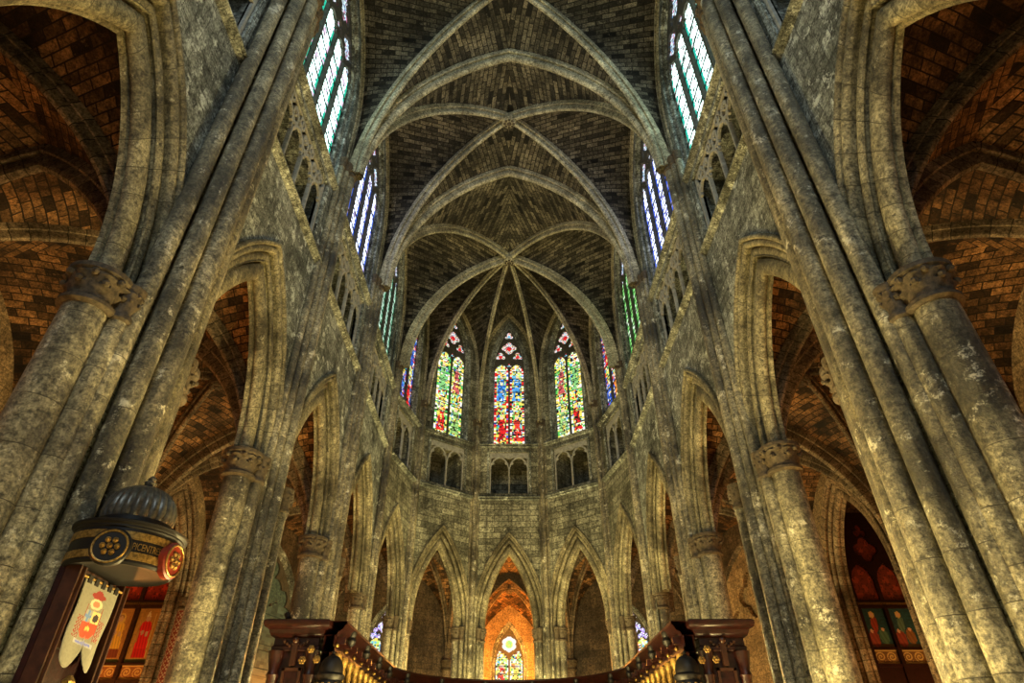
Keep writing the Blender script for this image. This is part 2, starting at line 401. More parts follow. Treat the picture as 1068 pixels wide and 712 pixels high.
def pier(O, nrm, kind, label, group):
    f = PFrame(O, nrm)
    t = thing('clustered_pier', (O[0], O[1], ZF), label, 'pier', group)
    if kind != 'small':
        core = [(-.215, -.085), (-.215, -.075), (-.165, -.05), (-.125, -.045), (-.03, -.01), (.03, -.01), (.125, -.045), (.165, -.05), (.215, -.075), (.215, -.085)]
        low = [(.205, -.036, .050), (.160, .018, .025)]
        if kind == 'huge': high = [(0, .080, .033), (.070, .062, .029), (.132, .030, .027)]; uc = 1.0
        else: high = [(0, .040, .029), (.050, .028, .020), (.088, .012, .018)]; uc = .62
        upcore = [(-.13*uc, 0), (-.03*uc, .02*uc), (.03*uc, .02*uc), (.13*uc, 0)]
    else:
        core = [(-.118, -.085), (-.118, -.075), (-.09, -.035), (-.04, -.01), (.04, -.01), (.09, -.035), (.118, -.075), (.118, -.085)]
        low = [(.105, -.042, .034), (.074, .0, .018)]
        high = [(0, .026, .026), (.034, .014, .013)]
        upcore = [(-.05, -.01), (-.03, .012), (.03, .012), (.05, -.01)]
    mb = MB()
    rows = [[f.P(a, b, z) for a, b in core] for z in (ZF, Z_CAP+.02)]
    mb.grid(rows, None, False, True)
    mb.poly([f.P(a, b, Z_CAP+.02) for a, b in core])
    rows = [[f.P(a, b, z) for a, b in upcore] for z in (Z_CAP, Z_SPR)]
    mb.grid(rows, None, False)
    mb.build('core', M['pier'], t)
    for a, b, r in low:
        for sg in (-1, 1):
            x, y, _ = f.P(a*sg, b, 0)
            mb = MB(); shaft(mb, x, y, r, ZF+.06, Z_CAP-.06); o = mb.build('arcade_shaft', M['pier'], t)
            mb = MB(); capital(mb, x, y, r, Z_CAP-.07, .095); mb.build('capital', M['capital'], o)
            mb = MB(); mb.lathe((x, y, ZF), [(r*1.5, 0), (r*1.5, .03), (r*1.2, .045), (r*1.3, .055), (r, .07)], 20); mb.build('base', M['pier'], o)
    for a, b, r in high:
        for sg in ((-1, 1) if a else (1,)):
            x, y, _ = f.P(a*sg, b, 0)
            mb = MB(); shaft(mb, x, y, r, ZF, Z_SPR); o = mb.build('vault_shaft', M['pier'], t)
            mb = MB(); capital(mb, x, y, r, Z_SPR-.02, .06); mb.build('capital', M['capital'], o)
    return t

NORM = []
for i, nd in enumerate(NODES):
    ns = []
    if i > 0: ns.append(SEG[i-1].n)
    if i < 13: ns.append(SEG[i].n)
    v = Vector((sum(n[0] for n in ns), sum(n[1] for n in ns), 0)).normalized()
    NORM.append((v.x, v.y))
    if i in (4, 9): NORM[-1] = (1 if i == 4 else -1, 0)
lab = {0: 'clustered stone pier beside the viewer on the left, mostly out of the picture', 13: 'clustered stone pier beside the viewer on the right, mostly out of the picture',
 1: 'massive clustered pier on the left with the domed pulpit canopy against it', 12: 'massive clustered stone pier opposite the pulpit canopy, framing the saint mural on the right',
 2: 'clustered pier between the pulpit canopy and the left wooden stall end', 11: 'clustered pier just outside the right wooden stall end, before the dark painted mural',
 3: 'clustered pier rising behind the left wooden stall end', 10: 'clustered pier rising behind the right wooden stall end',
 4: 'slender clustered pier where the left nave wall meets the apse', 9: 'slender clustered pier where the right nave wall meets the apse',
 5: 'slim apse pier between the blue side window and the yellow-green window, left of centre', 6: 'slim apse pier at the left of the central apse arch',
 7: 'slim apse pier at the right of the central apse arch', 8: 'slim apse pier between the blue side window and the yellow-green window, right of centre'}
for i, nd in enumerate(NODES):
    big = i <= 3 or i >= 10
    pier(nd, NORM[i], 'huge' if i in (0, 1, 12, 13) else 'big' if big else 'small', lab[i], 'clustered piers of the nave' if big else 'slim piers of the apse')

# arcade arches
bayname = {0: 'nearest left bay, beside the viewer', 1: 'left bay just past the pulpit canopy', 2: 'left bay above the wooden stall end', 3: 'last left bay before the apse',
 4: 'apse side under the left blue window', 5: 'apse side left of the central one', 6: 'middle side of the apse, over the glowing chapel', 7: 'apse side right of the central one', 8: 'apse side under the right blue window',
 9: 'last right bay before the apse', 10: 'right bay above the wooden stall end', 11: 'right bay in front of the dark painted mural', 12: 'nearest right bay, beside the viewer'}
for i, fr in enumerate(SEG):
    p = bay_par(i); c = fr.L/2
    x, y, _ = fr.P(c, 0, 0)
    mb = MB(); arch_sweep(mb, fr, c, p['hw'], Z_CAP+.015, p['rise'], PROF[p['prof']], 16)
    o = mb.build('arcade_arch', M['mould'])
    tag(o, 'moulded pointed arch, ' + bayname[i], 'arch', 'pointed arches of the arcade')

# ------------------------------------------------------------------ vaults
def resample(pts, n):
    pts = [Vector(p) for p in pts]; L = [0]
    for a, b in zip(pts, pts[1:]): L.append(L[-1]+(b-a).length)
    out = []; j = 0
    for i in range(n+1):
        t = L[-1]*i/n
        while j < len(L)-2 and L[j+1] < t: j += 1
        f = (t-L[j])/max(1e-9, L[j+1]-L[j]); out.append(pts[j].lerp(pts[j+1], min(1, max(0, f))))
    return out, L[-1]
def qarc(P, B, zs, zB, stilt=0, n=16):
    """quarter of a pointed arch in the vertical plane through P and B"""
    h = sqrt((B[0]-P[0])**2+(B[1]-P[1])**2); rise = zB-zs-stilt
    R = (h*h+rise*rise)/(2*h); ph = acos(max(-1, min(1, (R-h)/R)))
    ux, uy = (B[0]-P[0])/h, (B[1]-P[1])/h
    pts = [(P[0], P[1], zs+stilt*k/3) for k in range(3)] if stilt > 1e-6 else []
    for i in range(25):
        a = ph*i/24; t = R-R*cos(a); pts.append((P[0]+ux*t, P[1]+uy*t, zs+stilt+R*sin(a)))
    return resample(pts, n)
def halfcell(mb, P, B, zs, zB, Pe, Me, zM, stilt=0, bulge=.03, n=16, m=8, lift=.012):
    D, ld = qarc(P, B, zs, zB, 0, n); E, le = qarc(Pe, Me, zs, zM, stilt, n)
    rows = []; uvs = []
    for i in range(n+1):
        ln = (D[i]-E[i]).length; row = []; ur = []
        for j in range(m+1):
            r = j/m; p = E[i].lerp(D[i], r); p.z += lift+bulge*sin(pi*r)*(i/n)
            row.append(tuple(p)); ur.append((r*ln*S, (le*(1-r)+ld*r)*i/n*S))
        rows.append(row); uvs.append(ur)
    mb.grid(rows, uvs, True)
RIBK = .66
RIBSEC = [(-.044, -.03), (-.044, .014), (-.038, .020), (-.030, .016), (-.020, .010), (-.021, .040), (-.024, .050), (-.018, .064), (0, .072), (.018, .064), (.024, .050), (.021, .040), (.020, .010), (.030, .016), (.038, .020), (.044, .014), (.044, -.03)]
def rib(mb, pts, k=1.0, kd=None):
    kd = (kd or k)*.8; k *= RIBK; pts = [Vector(p) for p in pts]; rows = []; uvs = []; L = 0
    pl = Vector((pts[-1].x-pts[0].x, pts[-1].y-pts[0].y, 0)).normalized(); lat = Vector((-pl.y, pl.x, 0))
    for i, p in enumerate(pts):
        t = (pts[min(i+1, len(pts)-1)]-pts[max(i-1, 0)]).normalized()
        nin = t.cross(lat).normalized()
        if nin.z > 0 or (abs(nin.z) < .02 and nin.dot(pl) < 0): nin = -nin
        if i: L += (p-pts[i-1]).length
        rows.append([tuple(p+lat*w*k+nin*d*kd) for w, d in RIBSEC]); uvs.append([(q*.09*k, L*S) for q in range(len(RIBSEC))])
    mb.grid(rows, uvs, True)
def ribthing(name, pts_list, label, cat, group, mat, k=1.0, kd=None):
    mb = MB()
    for pts in pts_list: rib(mb, pts, k, kd)
    return tag(mb.build(name, mat), label, cat, group)

def boss(p, r, label, group, mat):
    mb = MB()
    prof = [(r*.25, .0), (r*.8, .004), (r*.95, .014), (r*.8, .022), (r, .03), (r*1.05, .06), (r*.8, .085)]
    mb.lathe((p[0], p[1], p[2]-.085), prof, 20)
    t = thing('keystone_boss', p, label, 'boss', group); mb.build('disc', mat, t)
    mb = MB()
    for k in range(8): mb.ball((p[0]+r*.62*cos(k*pi/4), p[1]+r*.62*sin(k*pi/4), p[2]-.085), r*.22, 6, 4, (1, 1, .6))
    mb.ball((p[0], p[1], p[2]-.087), r*.34, 8, 6, (1, 1, .7)); mb.build('carving', M['capital'], t)

def sp(i, n=.055):
    return (NODES[i][0]+NORM[i][0]*n, NODES[i][1]+NORM[i][1]*n)
def wl(i, other):  # wall corner
    return NODES[i]
def mid(a, b): return ((a[0]+b[0])/2, (a[1]+b[1])/2)
ceil = MB()
bay_words = ['nearest vault bay', 'second vault bay', 'third vault bay']
for b in range(3):
    i, j = b, 13-b
    c = [sp(i), sp(i+1), sp(j-1), sp(j)]                    # L near, L far, R far, R near
    B = (0, (c[0][1]+c[1][1]+c[2][1]+c[3][1])/4); zB = Z_TOP
    for q in range(4):
        P, Q = c[q], c[(q+1) % 4]
        if q in (1, 3): Pe, Qe, Me, zM, st = P, Q, mid(P, Q), Z_TOP, 0
        else:
            na, nb = ((i, i+1) if q == 0 else (j-1, j)); Pe, Qe = NODES[na], NODES[nb]; Me, zM, st = mid(Pe, Qe), 4.30, .45
        halfcell(ceil, P, B, Z_SPR, zB, Pe, Me, zM, st); halfcell(ceil, Q, B, Z_SPR, zB, Qe, Me, zM, st)
        if q in (0, 2):
            a1, _ = qarc(Pe, Me, Z_SPR, zM, st); a2, _ = qarc(Qe, Me, Z_SPR, zM, st)
            ribthing('wall_rib', [a1, a2], 'thin rib over the clerestory window, ' + bayname[b if q == 0 else 12-b], 'rib', 'wall ribs over the clerestory', M['rib'], .7, .6)
    for q, (nm) in enumerate(('front left', 'rear left', 'rear right', 'front right')):
        pts, _ = qarc(c[q], B, Z_SPR, zB)
        ribthing('diagonal_rib', [pts], 'diagonal rib, %s arm of the cross in the %s overhead' % (nm, bay_words[b]), 'rib', 'diagonal ribs of the nave vault', M['rib'])
    boss((0, B[1], Z_TOP), .055, 'round carved keystone at the crossing of ribs in the ' + bay_words[b], 'keystones of the vault', M['rib'])
for k, i in enumerate((0, 1, 2, 3)):
    P, Q = sp(i), sp(13-i); Me = mid(P, Q)
    a1, _ = qarc(P, Me, Z_SPR, Z_TOP, 0, 20); a2, _ = qarc(Q, Me, Z_SPR, Z_TOP, 0, 20)
    ribthing('transverse_rib', [a1, a2], ['broad transverse arch rib overhead between the piers nearest the viewer', 'broad transverse arch rib joining the pulpit pier to the pier opposite',
        'broad transverse arch rib at the top of the picture, first before the visible keystone', 'broad transverse arch rib between the visible keystone and the apse'][k], 'rib', 'transverse ribs of the nave vault', M['rib'], 1.35, 1.15)
# apse vault: last straight bay and five-sided end share one keystone
B = (0, 4.47)
for s_ in range(3, 10):
    i, j = s_, s_+1
    Pe, Qe = NODES[i], NODES[j]; straight = s_ in (3, 9)
    Me = mid(Pe, Qe); zM = 4.30 if straight else 4.40; st = .45 if straight else .60
    halfcell(ceil, sp(i, .035), B, Z_SPR, Z_TOP, Pe, Me, zM, st); halfcell(ceil, sp(j, .035), B, Z_SPR, Z_TOP, Qe, Me, zM, st)
    a1, _ = qarc(Pe, Me, Z_SPR, zM, st); a2, _ = qarc(Qe, Me, Z_SPR, zM, st)
    ribthing('wall_rib', [a1, a2], 'thin rib over the window, ' + bayname[s_], 'rib', 'wall ribs over the clerestory', M['rib'], .6, .55)
P, Q = sp(3), sp(10); Me = mid(P, Q)
halfcell(ceil, P, B, Z_SPR, Z_TOP, P, Me, Z_TOP); halfcell(ceil, Q, B, Z_SPR, Z_TOP, Q, Me, Z_TOP)
rn = {3: 'diagonal rib from the left choir pier to the apse keystone', 4: 'heavy rib from the left shoulder of the apse to its keystone', 5: 'slim rib from between the two left apse windows to the apse keystone',
      6: 'slim rib rising left of the central apse window to the keystone', 7: 'slim rib rising right of the central apse window to the keystone', 8: 'slim rib from between the two right apse windows to the apse keystone',
      9: 'heavy rib from the right shoulder of the apse to its keystone', 10: 'diagonal rib from the right choir pier to the apse keystone'}
for i in range(3, 11):
    pts, _ = qarc(sp(i, .05), B, Z_SPR, Z_TOP)
    ribthing('apse_rib', [pts], rn[i], 'rib', 'ribs meeting at the apse keystone', M['rib'], {3: 1, 10: 1, 4: 1.15, 9: 1.15}.get(i, .72))
boss((0, B[1], Z_TOP), .06, 'carved keystone where the ribs of the apse meet', 'keystones of the vault', M['rib'])
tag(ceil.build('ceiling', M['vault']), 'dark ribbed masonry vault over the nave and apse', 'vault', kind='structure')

# ------------------------------------------------------------------ plates cut on a fine grid (tracery)
def plate(mb, fr, s0, s1, z0, z1, nx, nz, solid, nf, nb, col=None):
    """stone where solid(s, z); front at depth nf, back at nb, with side faces along the cut"""
    ds, dz = (s1-s0)/nx, (z1-z0)/nz
    G = [[bool(solid(s0+(i+.5)*ds, z0+(k+.5)*dz)) for k in range(nz)] for i in range(nx)]
    vid = {}
    def v(i, k, n):
        key = (i, k, n)
        if key not in vid: vid[key] = mb.vert(fr.P(s0+i*ds, nf if n else nb, z0+k*dz))
        return vid[key]
    for i in range(nx):
        for k in range(nz):
            if not G[i][k]: continue
            mb.face((v(i, k, 1), v(i+1, k, 1), v(i+1, k+1, 1), v(i, k+1, 1)))
            if i == 0 or not G[i-1][k]: mb.face((v(i, k, 0), v(i, k, 1), v(i, k+1, 1), v(i, k+1, 0)))
            if i == nx-1 or not G[i+1][k]: mb.face((v(i+1, k, 1), v(i+1, k, 0), v(i+1, k+1, 0), v(i+1, k+1, 1)))
            if k == 0 or not G[i][k-1]: mb.face((v(i, k, 0), v(i+1, k, 0), v(i+1, k, 1), v(i, k, 1)))
            if k == nz-1 or not G[i][k+1]: mb.face((v(i, k+1, 1), v(i+1, k+1, 1), v(i+1, k+1, 0), v(i, k+1, 0)))
def foil(s, z, cs, cz, r, n, rot=pi/2):
    x, y = s-cs, z-cz
    if x*x+y*y < (r*.45)**2: return True
    for k in range(n):
        a = rot+2*pi*k/n
        if (x-.55*r*cos(a))**2+(y-.55*r*sin(a))**2 < (r*.47)**2: return True
    return False
def inlight(s, z, cs, hw, z0, spring, rise):
    x = s-cs
    if abs(x) >= hw or z < z0: return False
    return z < spring or z < arch_z(x, hw, spring, rise)

def hsh(*a):
    x = 0x345678
    for q in a: x = ((x ^ (int(q)*0x9E3779B1 & 0xffffffff))*0x85EBCA6B) & 0xffffffff; x ^= x >> 13
    return (x & 0xffff)/65535.0
def pick(pal, r):
    t = sum(w for w, _ in pal); r *= t
    for w, c in pal:
        if r < w: return c
        r -= w
    return pal[-1][1]
WHT, YEL, GRN, RED, BLU, CYA, PUR, DRK, PNK, LGR, ORG = (.95, .95, .85), (.95, .75, .12), (.10, .55, .10), (.75, .02, .02), (.03, .12, .65), (.15, .55, .75), (.30, .08, .35), (.01, .01, .01), (.9, .45, .4), (.45, .8, .2), (.9, .3, .05)
def figure_glass(seed, bg, robes, border):
    """glass of one light: u across 0..1, t up 0..1"""
    def f(u, t, li):
        rows = 62
        iz = int(t*rows*1.0); iu = int(u*9)
        r = hsh(seed, li, iu, iz); r2 = hsh(seed+9, li, int(u*5), int(t*30))
        if u < .13 or u > .87:
            return DRK if hsh(seed, iz, li, 3) < .15 else pick(border, hsh(seed, int(t*rows*.9), li, int(u*2)))
        if abs((t*11) % 1) < .07: return DRK
        if r < .17: return DRK
        for (a, b, k) in ((.05, .36, 0), (.53, .86, 1)):
            if a < t < b:
                q = (t-a)/(b-a); robe = robes[(li+2*k) % len(robes)]; cx = .5+.06*sin(7*t+seed+li)
                if q > .84 and abs(u-cx) < .12: return (.85, .62, .45) if q < .95 else YEL
                if q < .84 and abs(u-cx) < .30-.14*q+.05*sin(19*q+seed):
                    if r2 < .22: return pick([(1, WHT), (1, YEL), (.6, robe)], r)
                    return tuple(x*(.65+.6*r) for x in robe)
                return pick(bg, r2 if r > .3 else r/.3)
        if .36 <= t <= .53: return pick([(2, WHT), (2, YEL), (1.2, LGR), (.8, RED), (.8, GRN), (.6, CYA)], r)
        return pick([(3, WHT), (2, YEL), (1, LGR), (.5, RED), (.5, CYA)], r)
    return f
def lattice_glass(seed, main, edge, alt):
    def f(u, t, li):
        if u < .17 or u > .83: return edge if hsh(seed, int(t*40), li) > .2 else alt
        if (t*22+u*.5) % 1 < .33: return tuple(x*.10 for x in edge)
        r = hsh(seed, int(t*30), int(u*4), li)
        if r < .08: return alt
        k = .8+.3*hsh(seed+1, int(t*30), int(u*3), li)
        return tuple(x*k for x in main)
    return f

win_n = 0
def window(fr, sc, sill, spring, hw, rise, lights, colf, headf, gmat, label, dn=-.05, nx=44, zlights=None, prof='win', group=None, heads='apse'):
    global win_n; win_n += 1
    apex = spring+rise; x, y, _ = fr.P(sc, dn, sill)
    t = thing('window_%d' % win_n, (x, y, sill), label, 'window', group, 'structure')
    lw = 2*hw/lights; mull = .030 if lights > 2 else .020
    lhw = lw/2-mull/2; zl = zlights if zlights else spring-.02
    cs = [-hw+lw*(k+.5) for k in range(lights)]
    lrise = lhw*1.25
    foils = []
    if heads == 'apse':
        foils = [(0, zl+.52*rise, hw*.50, 4), (-hw*.58, zl+.33*rise, hw*.35, 3), (hw*.58, zl+.33*rise, hw*.35, 3), (0, apex-.15*rise, hw*.31, 3), (0, zl+.13*rise, hw*.16, 3)]
    elif heads == 'rose':
        foils = [(0, zl+.185, hw*.52, 6), (-hw*.66, zl+.08, hw*.2, 3), (hw*.66, zl+.08, hw*.2, 3)]
    else:
        foils = [(-hw*.5, zl+.19, hw*.26, 4), (hw*.5, zl+.19, hw*.26, 4), (0, zl+.34, hw*.28, 4), (0, zl+.13, hw*.14, 3), (-hw*.78, zl+.10, hw*.10, 3), (hw*.78, zl+.10, hw*.10, 3), (-hw*.26, zl+.28, hw*.10, 3), (hw*.26, zl+.28, hw*.10, 3), (0, zl+.47, hw*.12, 3)]
    def where(s, z):
        """index of the light, 100+k for a foil, None for stone, -1 outside"""
        za = arch_z(s, hw, spring, rise)
        if za is None or z > za: return -1
        for k, c in enumerate(cs):
            if inlight(s, z, c, lhw, sill, zl, lrise): return k
        for k, (a, b, r, n) in enumerate(foils):
            if foil(s, z, a, b, r, n): return 100+k
        return None
    nz = int(nx*(apex-sill)/(2*hw)); ds, dz = 2*hw/nx, (apex-sill)/nz
    g = MB(); vid = {}
    def v(i, k):
        if (i, k) not in vid: vid[(i, k)] = g.vert(fr.P(sc-hw+i*ds, dn, sill+k*dz))
        return vid[(i, k)]
    for i in range(nx):
        for k in range(nz):
            s, z = -hw+(i+.5)*ds, sill+(k+.5)*dz; w = where(s, z)
            if w is None or w == -1: continue
            if w < 100: c = colf((s-cs[w]+lhw)/(2*lhw), (z-sill)/(zl+lrise-sill), w)
            else: c = headf(s, z, foils[w-100], w-100)
            g.face((v(i, k), v(i+1, k), v(i+1, k+1), v(i, k+1)), None, c)
    g.build('glass', gmat, t)
    mb = MB()
    plate(mb, type('F', (), {'P': staticmethod(lambda s, n, z: fr.P(sc+s, n, z))}), -hw, hw, zl-.03, apex, nx, int(nx*(apex-zl+.03)/(2*hw)), lambda s, z: where(s, z) is None, dn+.016, dn-.012)
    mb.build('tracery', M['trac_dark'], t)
    for k in range(1, lights):
        s = sc-hw+lw*k; mb = MB(); w = mull/2
        sec = [(-w, -.012), (-w, .012), (-w*.4, .024), (w*.4, .024), (w, .012), (w, -.012)]
        rows = [[fr.P(s+a, dn+b, z) for a, b in sec] for z in (sill, zl+.01)]
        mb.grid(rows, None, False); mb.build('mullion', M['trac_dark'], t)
    mb = MB(); arch_sweep(mb, fr, sc, hw, spring, rise, PROF[prof], 12, foot=sill); mb.build('window_frame', M['wall'], t)
    nb = max(3, int((zl-sill)/.12))
    mb = MB()
    for k in range(1, nb):                                   # iron saddle bars
        z = sill+(zl-sill)*k/nb; mb.box(fr.P(sc-hw, dn+.004, z-.002), fr.vec(2*hw, 0), fr.vec(0, .006), (0, 0, .004))
    mb.build('saddle_bars', M['black'], t)
    return t
def head_apse(s, z, f, k):
    r = sqrt((s-f[0])**2+(z-f[1])**2)/f[2]; h = hsh(k, int(s*190+500), int(z*190))
    if h < .1: return DRK
    if r < .35: return RED if k in (0, 1, 2) else CYA
    return pick([(4, (.9, .75, .7)), (1, CYA), (1.4, RED), (.7, GRN)], h)
def head_white(s, z, f, k):
    h = hsh(k, int(s*120+500), int(z*120)); return pick([(3, (.08, .10, .11)), (1, (.065, .02, .035)), (1, (.02, .045, .08)), (2.5, DRK)], h)
def head_violet(s, z, f, k):
    return pick([(3, (.85, .85, .95)), (2, (.5, .3, .8)), (1, (.2, .3, .8)), (1, DRK)], hsh(k, int(s*160+500), int(z*160)))
def head_rose(s, z, f, k):
    r = sqrt((s-f[0])**2+(z-f[1])**2)/f[2]
    return (LGR if hsh(int(s*300), int(z*300)) > .4 else YEL) if r < .5 else (.98, .93, .8)

wl_ = {0: ('nearest tall left clerestory window of four whitish lights edged green', lattice_glass(1, (.28, .36, .34), (0.003, 0.055, 0.04), (0.1, 0.125, 0.15))),
 1: ('tall left clerestory window of four white lights edged green, above the pulpit canopy', lattice_glass(2, (.25, .36, .33), (0.003, 0.06, 0.04), (0.1, 0.075, 0.1))),
 2: ('second left clerestory window with white and blue lights, above the left stall end', lattice_glass(3, (.20, .22, .28), (0.006, 0.015, 0.075), (0.045, 0.035, 0.065))),
 3: ('left clerestory window with pale green lights beside the apse', lattice_glass(4, (0.065, 0.095, 0.075), (0.004, 0.025, 0.0125), (0.05, 0.085, 0.06))),
 9: ('right clerestory window with bright green lights beside the apse', lattice_glass(5, (0.035, 0.09, 0.025), (0.006, 0.035, 0.006), (0.095, 0.11, 0.09))),
 10: ('second right clerestory window with white and deep blue lights', lattice_glass(6, (.20, .22, .28), (0.006, 0.015, 0.085), (0.04, 0.04, 0.09))),
 11: ('tall right clerestory window of four white lights edged green', lattice_glass(7, (.26, .36, .33), (0.003, 0.06, 0.045), (0.1, 0.1, 0.1))),
 12: ('nearest tall right clerestory window of four whitish lights edged green', lattice_glass(8, (.28, .36, .34), (0.003, 0.055, 0.04), (0.1, 0.125, 0.15)))}
blue_bg = [(3, BLU), (1.2, CYA), (1, WHT), (.8, RED), (.6, ORG)]
grn_bg = [(2.4, GRN), (2.4, LGR), (1.6, YEL), (1, WHT), (.6, CYA), (.5, BLU)]
ctr_bg = [(1.4, GRN), (2.2, LGR), (1.6, YEL), (1.4, CYA), (.8, BLU)]
wl_.update({4: ('narrow blue and red stained glass window on the left flank of the apse', figure_glass(11, blue_bg, [BLU, RED, ORG], [(2, BLU), (1, RED), (.6, WHT)])),
 5: ('green and yellow stained glass apse window left of the central one', figure_glass(12, grn_bg, [RED, (.3, .55, .15), (.25, .6, .2), (.55, .1, .1)], [(1, GRN), (1, WHT), (1, YEL)])),
 6: ('central apse window of stained glass with blue medallions and red robed figures', figure_glass(13, ctr_bg, [RED, (.8, .05, .03), (.05, .25, .7), (.08, .35, .75)], [(2, RED), (1.2, WHT), (1, YEL), (.5, BLU)])),
 7: ('green and yellow stained glass apse window right of the central one', figure_glass(14, grn_bg, [(.3, .55, .2), RED, (.55, .1, .1), (.25, .6, .2)], [(1, GRN), (1, WHT), (1, YEL)])),
 8: ('narrow blue and red stained glass window on the right flank of the apse', figure_glass(15, blue_bg, [BLU, ORG, RED], [(2, BLU), (1, RED), (.6, WHT)]))})
for i, fr in enumerate(SEG):
    w = win_par(i); lb, cf = wl_[i]; big = w['lights'] == 4
    window(fr, fr.L/2, Z_SILL+.025, w['spring'], w['hw'], w['rise'], w['lights'], cf, head_white if big else head_apse, M['glass_hi'] if big else M['glass'], lb,
           nx=60 if big else 44, zlights=w['spring']+.12 if big else w['spring']+.03, group='clerestory windows' if big else 'stained glass windows of the apse', heads='nave' if big else 'apse')

# ------------------------------------------------------------------ triforium screens
def tri_screen(i, fr):
    t_ = tri_par(i); c = fr.L/2; hw, z0, z1 = t_['hw'], t_['z0'], t_['z1']; n = 4 if (i <= 3 or i >= 9) else 2
    x, y, _ = fr.P(c, 0, z0)
    t = thing('triforium_screen', (x, y, z0), ('openwork triforium screen of four lights, ' if n == 4 else 'triforium screen of two arches, ')+bayname[i], 'tracery screen', 'triforium screens')
    lw = 2*hw/n; zs = z0+(z1-z0)*(.56 if n == 4 else .62); bw = .0085
    def band(d, w=bw): return abs(d) < w
    def solid(s, z):
        if abs(s) > hw-.014 or z > z1-.012: return True
        k = min(n-1, int((s+hw)/lw)); x = s+hw-lw*(k+.5); h = lw/2
        e = abs(abs(x)-h)
        if z < zs: return False
        rise = h*1.35
        za = arch_z(x, h-.002, zs, rise); zi = arch_z(x, h-.013, zs, rise-.016)
        if za is not None and z <= za and (zi is None or z > zi): return True
        if za is not None and z <= za:                      # cusps
            for sg in (-1, 1):
                if (x-sg*h*.70)**2+(z-zs-h*.55)**2 < (h*.13)**2: return True
            return False
        # spandrel mouchettes between the heads
        if n == 4:
            b = (s+hw) % lw; b = b if b < lw/2 else b-lw
            zc = zs+h*1.25; r = h*.40
            d = sqrt(b*b+((z-zc)*.75)**2)
            if band(d-r, .008): return True
            if d < r: return band(abs(b)-.6*(z-zc)*.5, .004) and z > zc
            zt = z1-.036
            d2 = sqrt(x*x*1.2+(z-zt)**2)
            return band(d2-h*.36, .007) or band(x, .004)
        d = sqrt(((s+hw) % lw-(0 if (s+hw) % lw < lw/2 else lw))**2+(z-zs-h*1.5)**2)
        return band(d-h*.38, .007) or band(x, .005) or z > z1-.05
    mb = MB(); plate(mb, type('F', (), {'P': staticmethod(lambda s, nn, z: fr.P(c+s, nn, z))}), -hw, hw, z0, z1, 30*n if n == 4 else 64, 84, solid, -.014, -.028)
    mb.build('tracery', M['trac'], t)
    for k in range(1, n):
        s = c-hw+lw*k; mb = MB(); w = .008
        sec = [(-w, -.030), (-w, -.018), (-w*.5, -.010), (w*.5, -.010), (w, -.018), (w, -.030)]
        mb.grid([[fr.P(s+a, b, z) for a, b in sec] for z in (z0, zs+.01)], None, False); mb.build('mullion', M['trac'], t)
    mb = MB()                                               # moulded outer frame
    prof = [(0, .05), (0, .012), (.010, -.004), (.024, -.006), (.03, .002)]
    loop = [(-hw, z0), (-hw, z1), (hw, z1), (hw, z0)]; dirs = [(-1, -1), (-1, 1), (1, 1), (1, -1)]
    rows = [[fr.P(c+p[0]+dx*a, -b, p[1]+dz*a*(.6 if dz > 0 else 0)) for a, b in prof] for p, (dx, dz) in zip(loop, dirs)]
    mb.grid(rows, None, False); mb.build('screen_frame', M['wall'], t)
for i, fr in enumerate(SEG): tri_screen(i, fr)

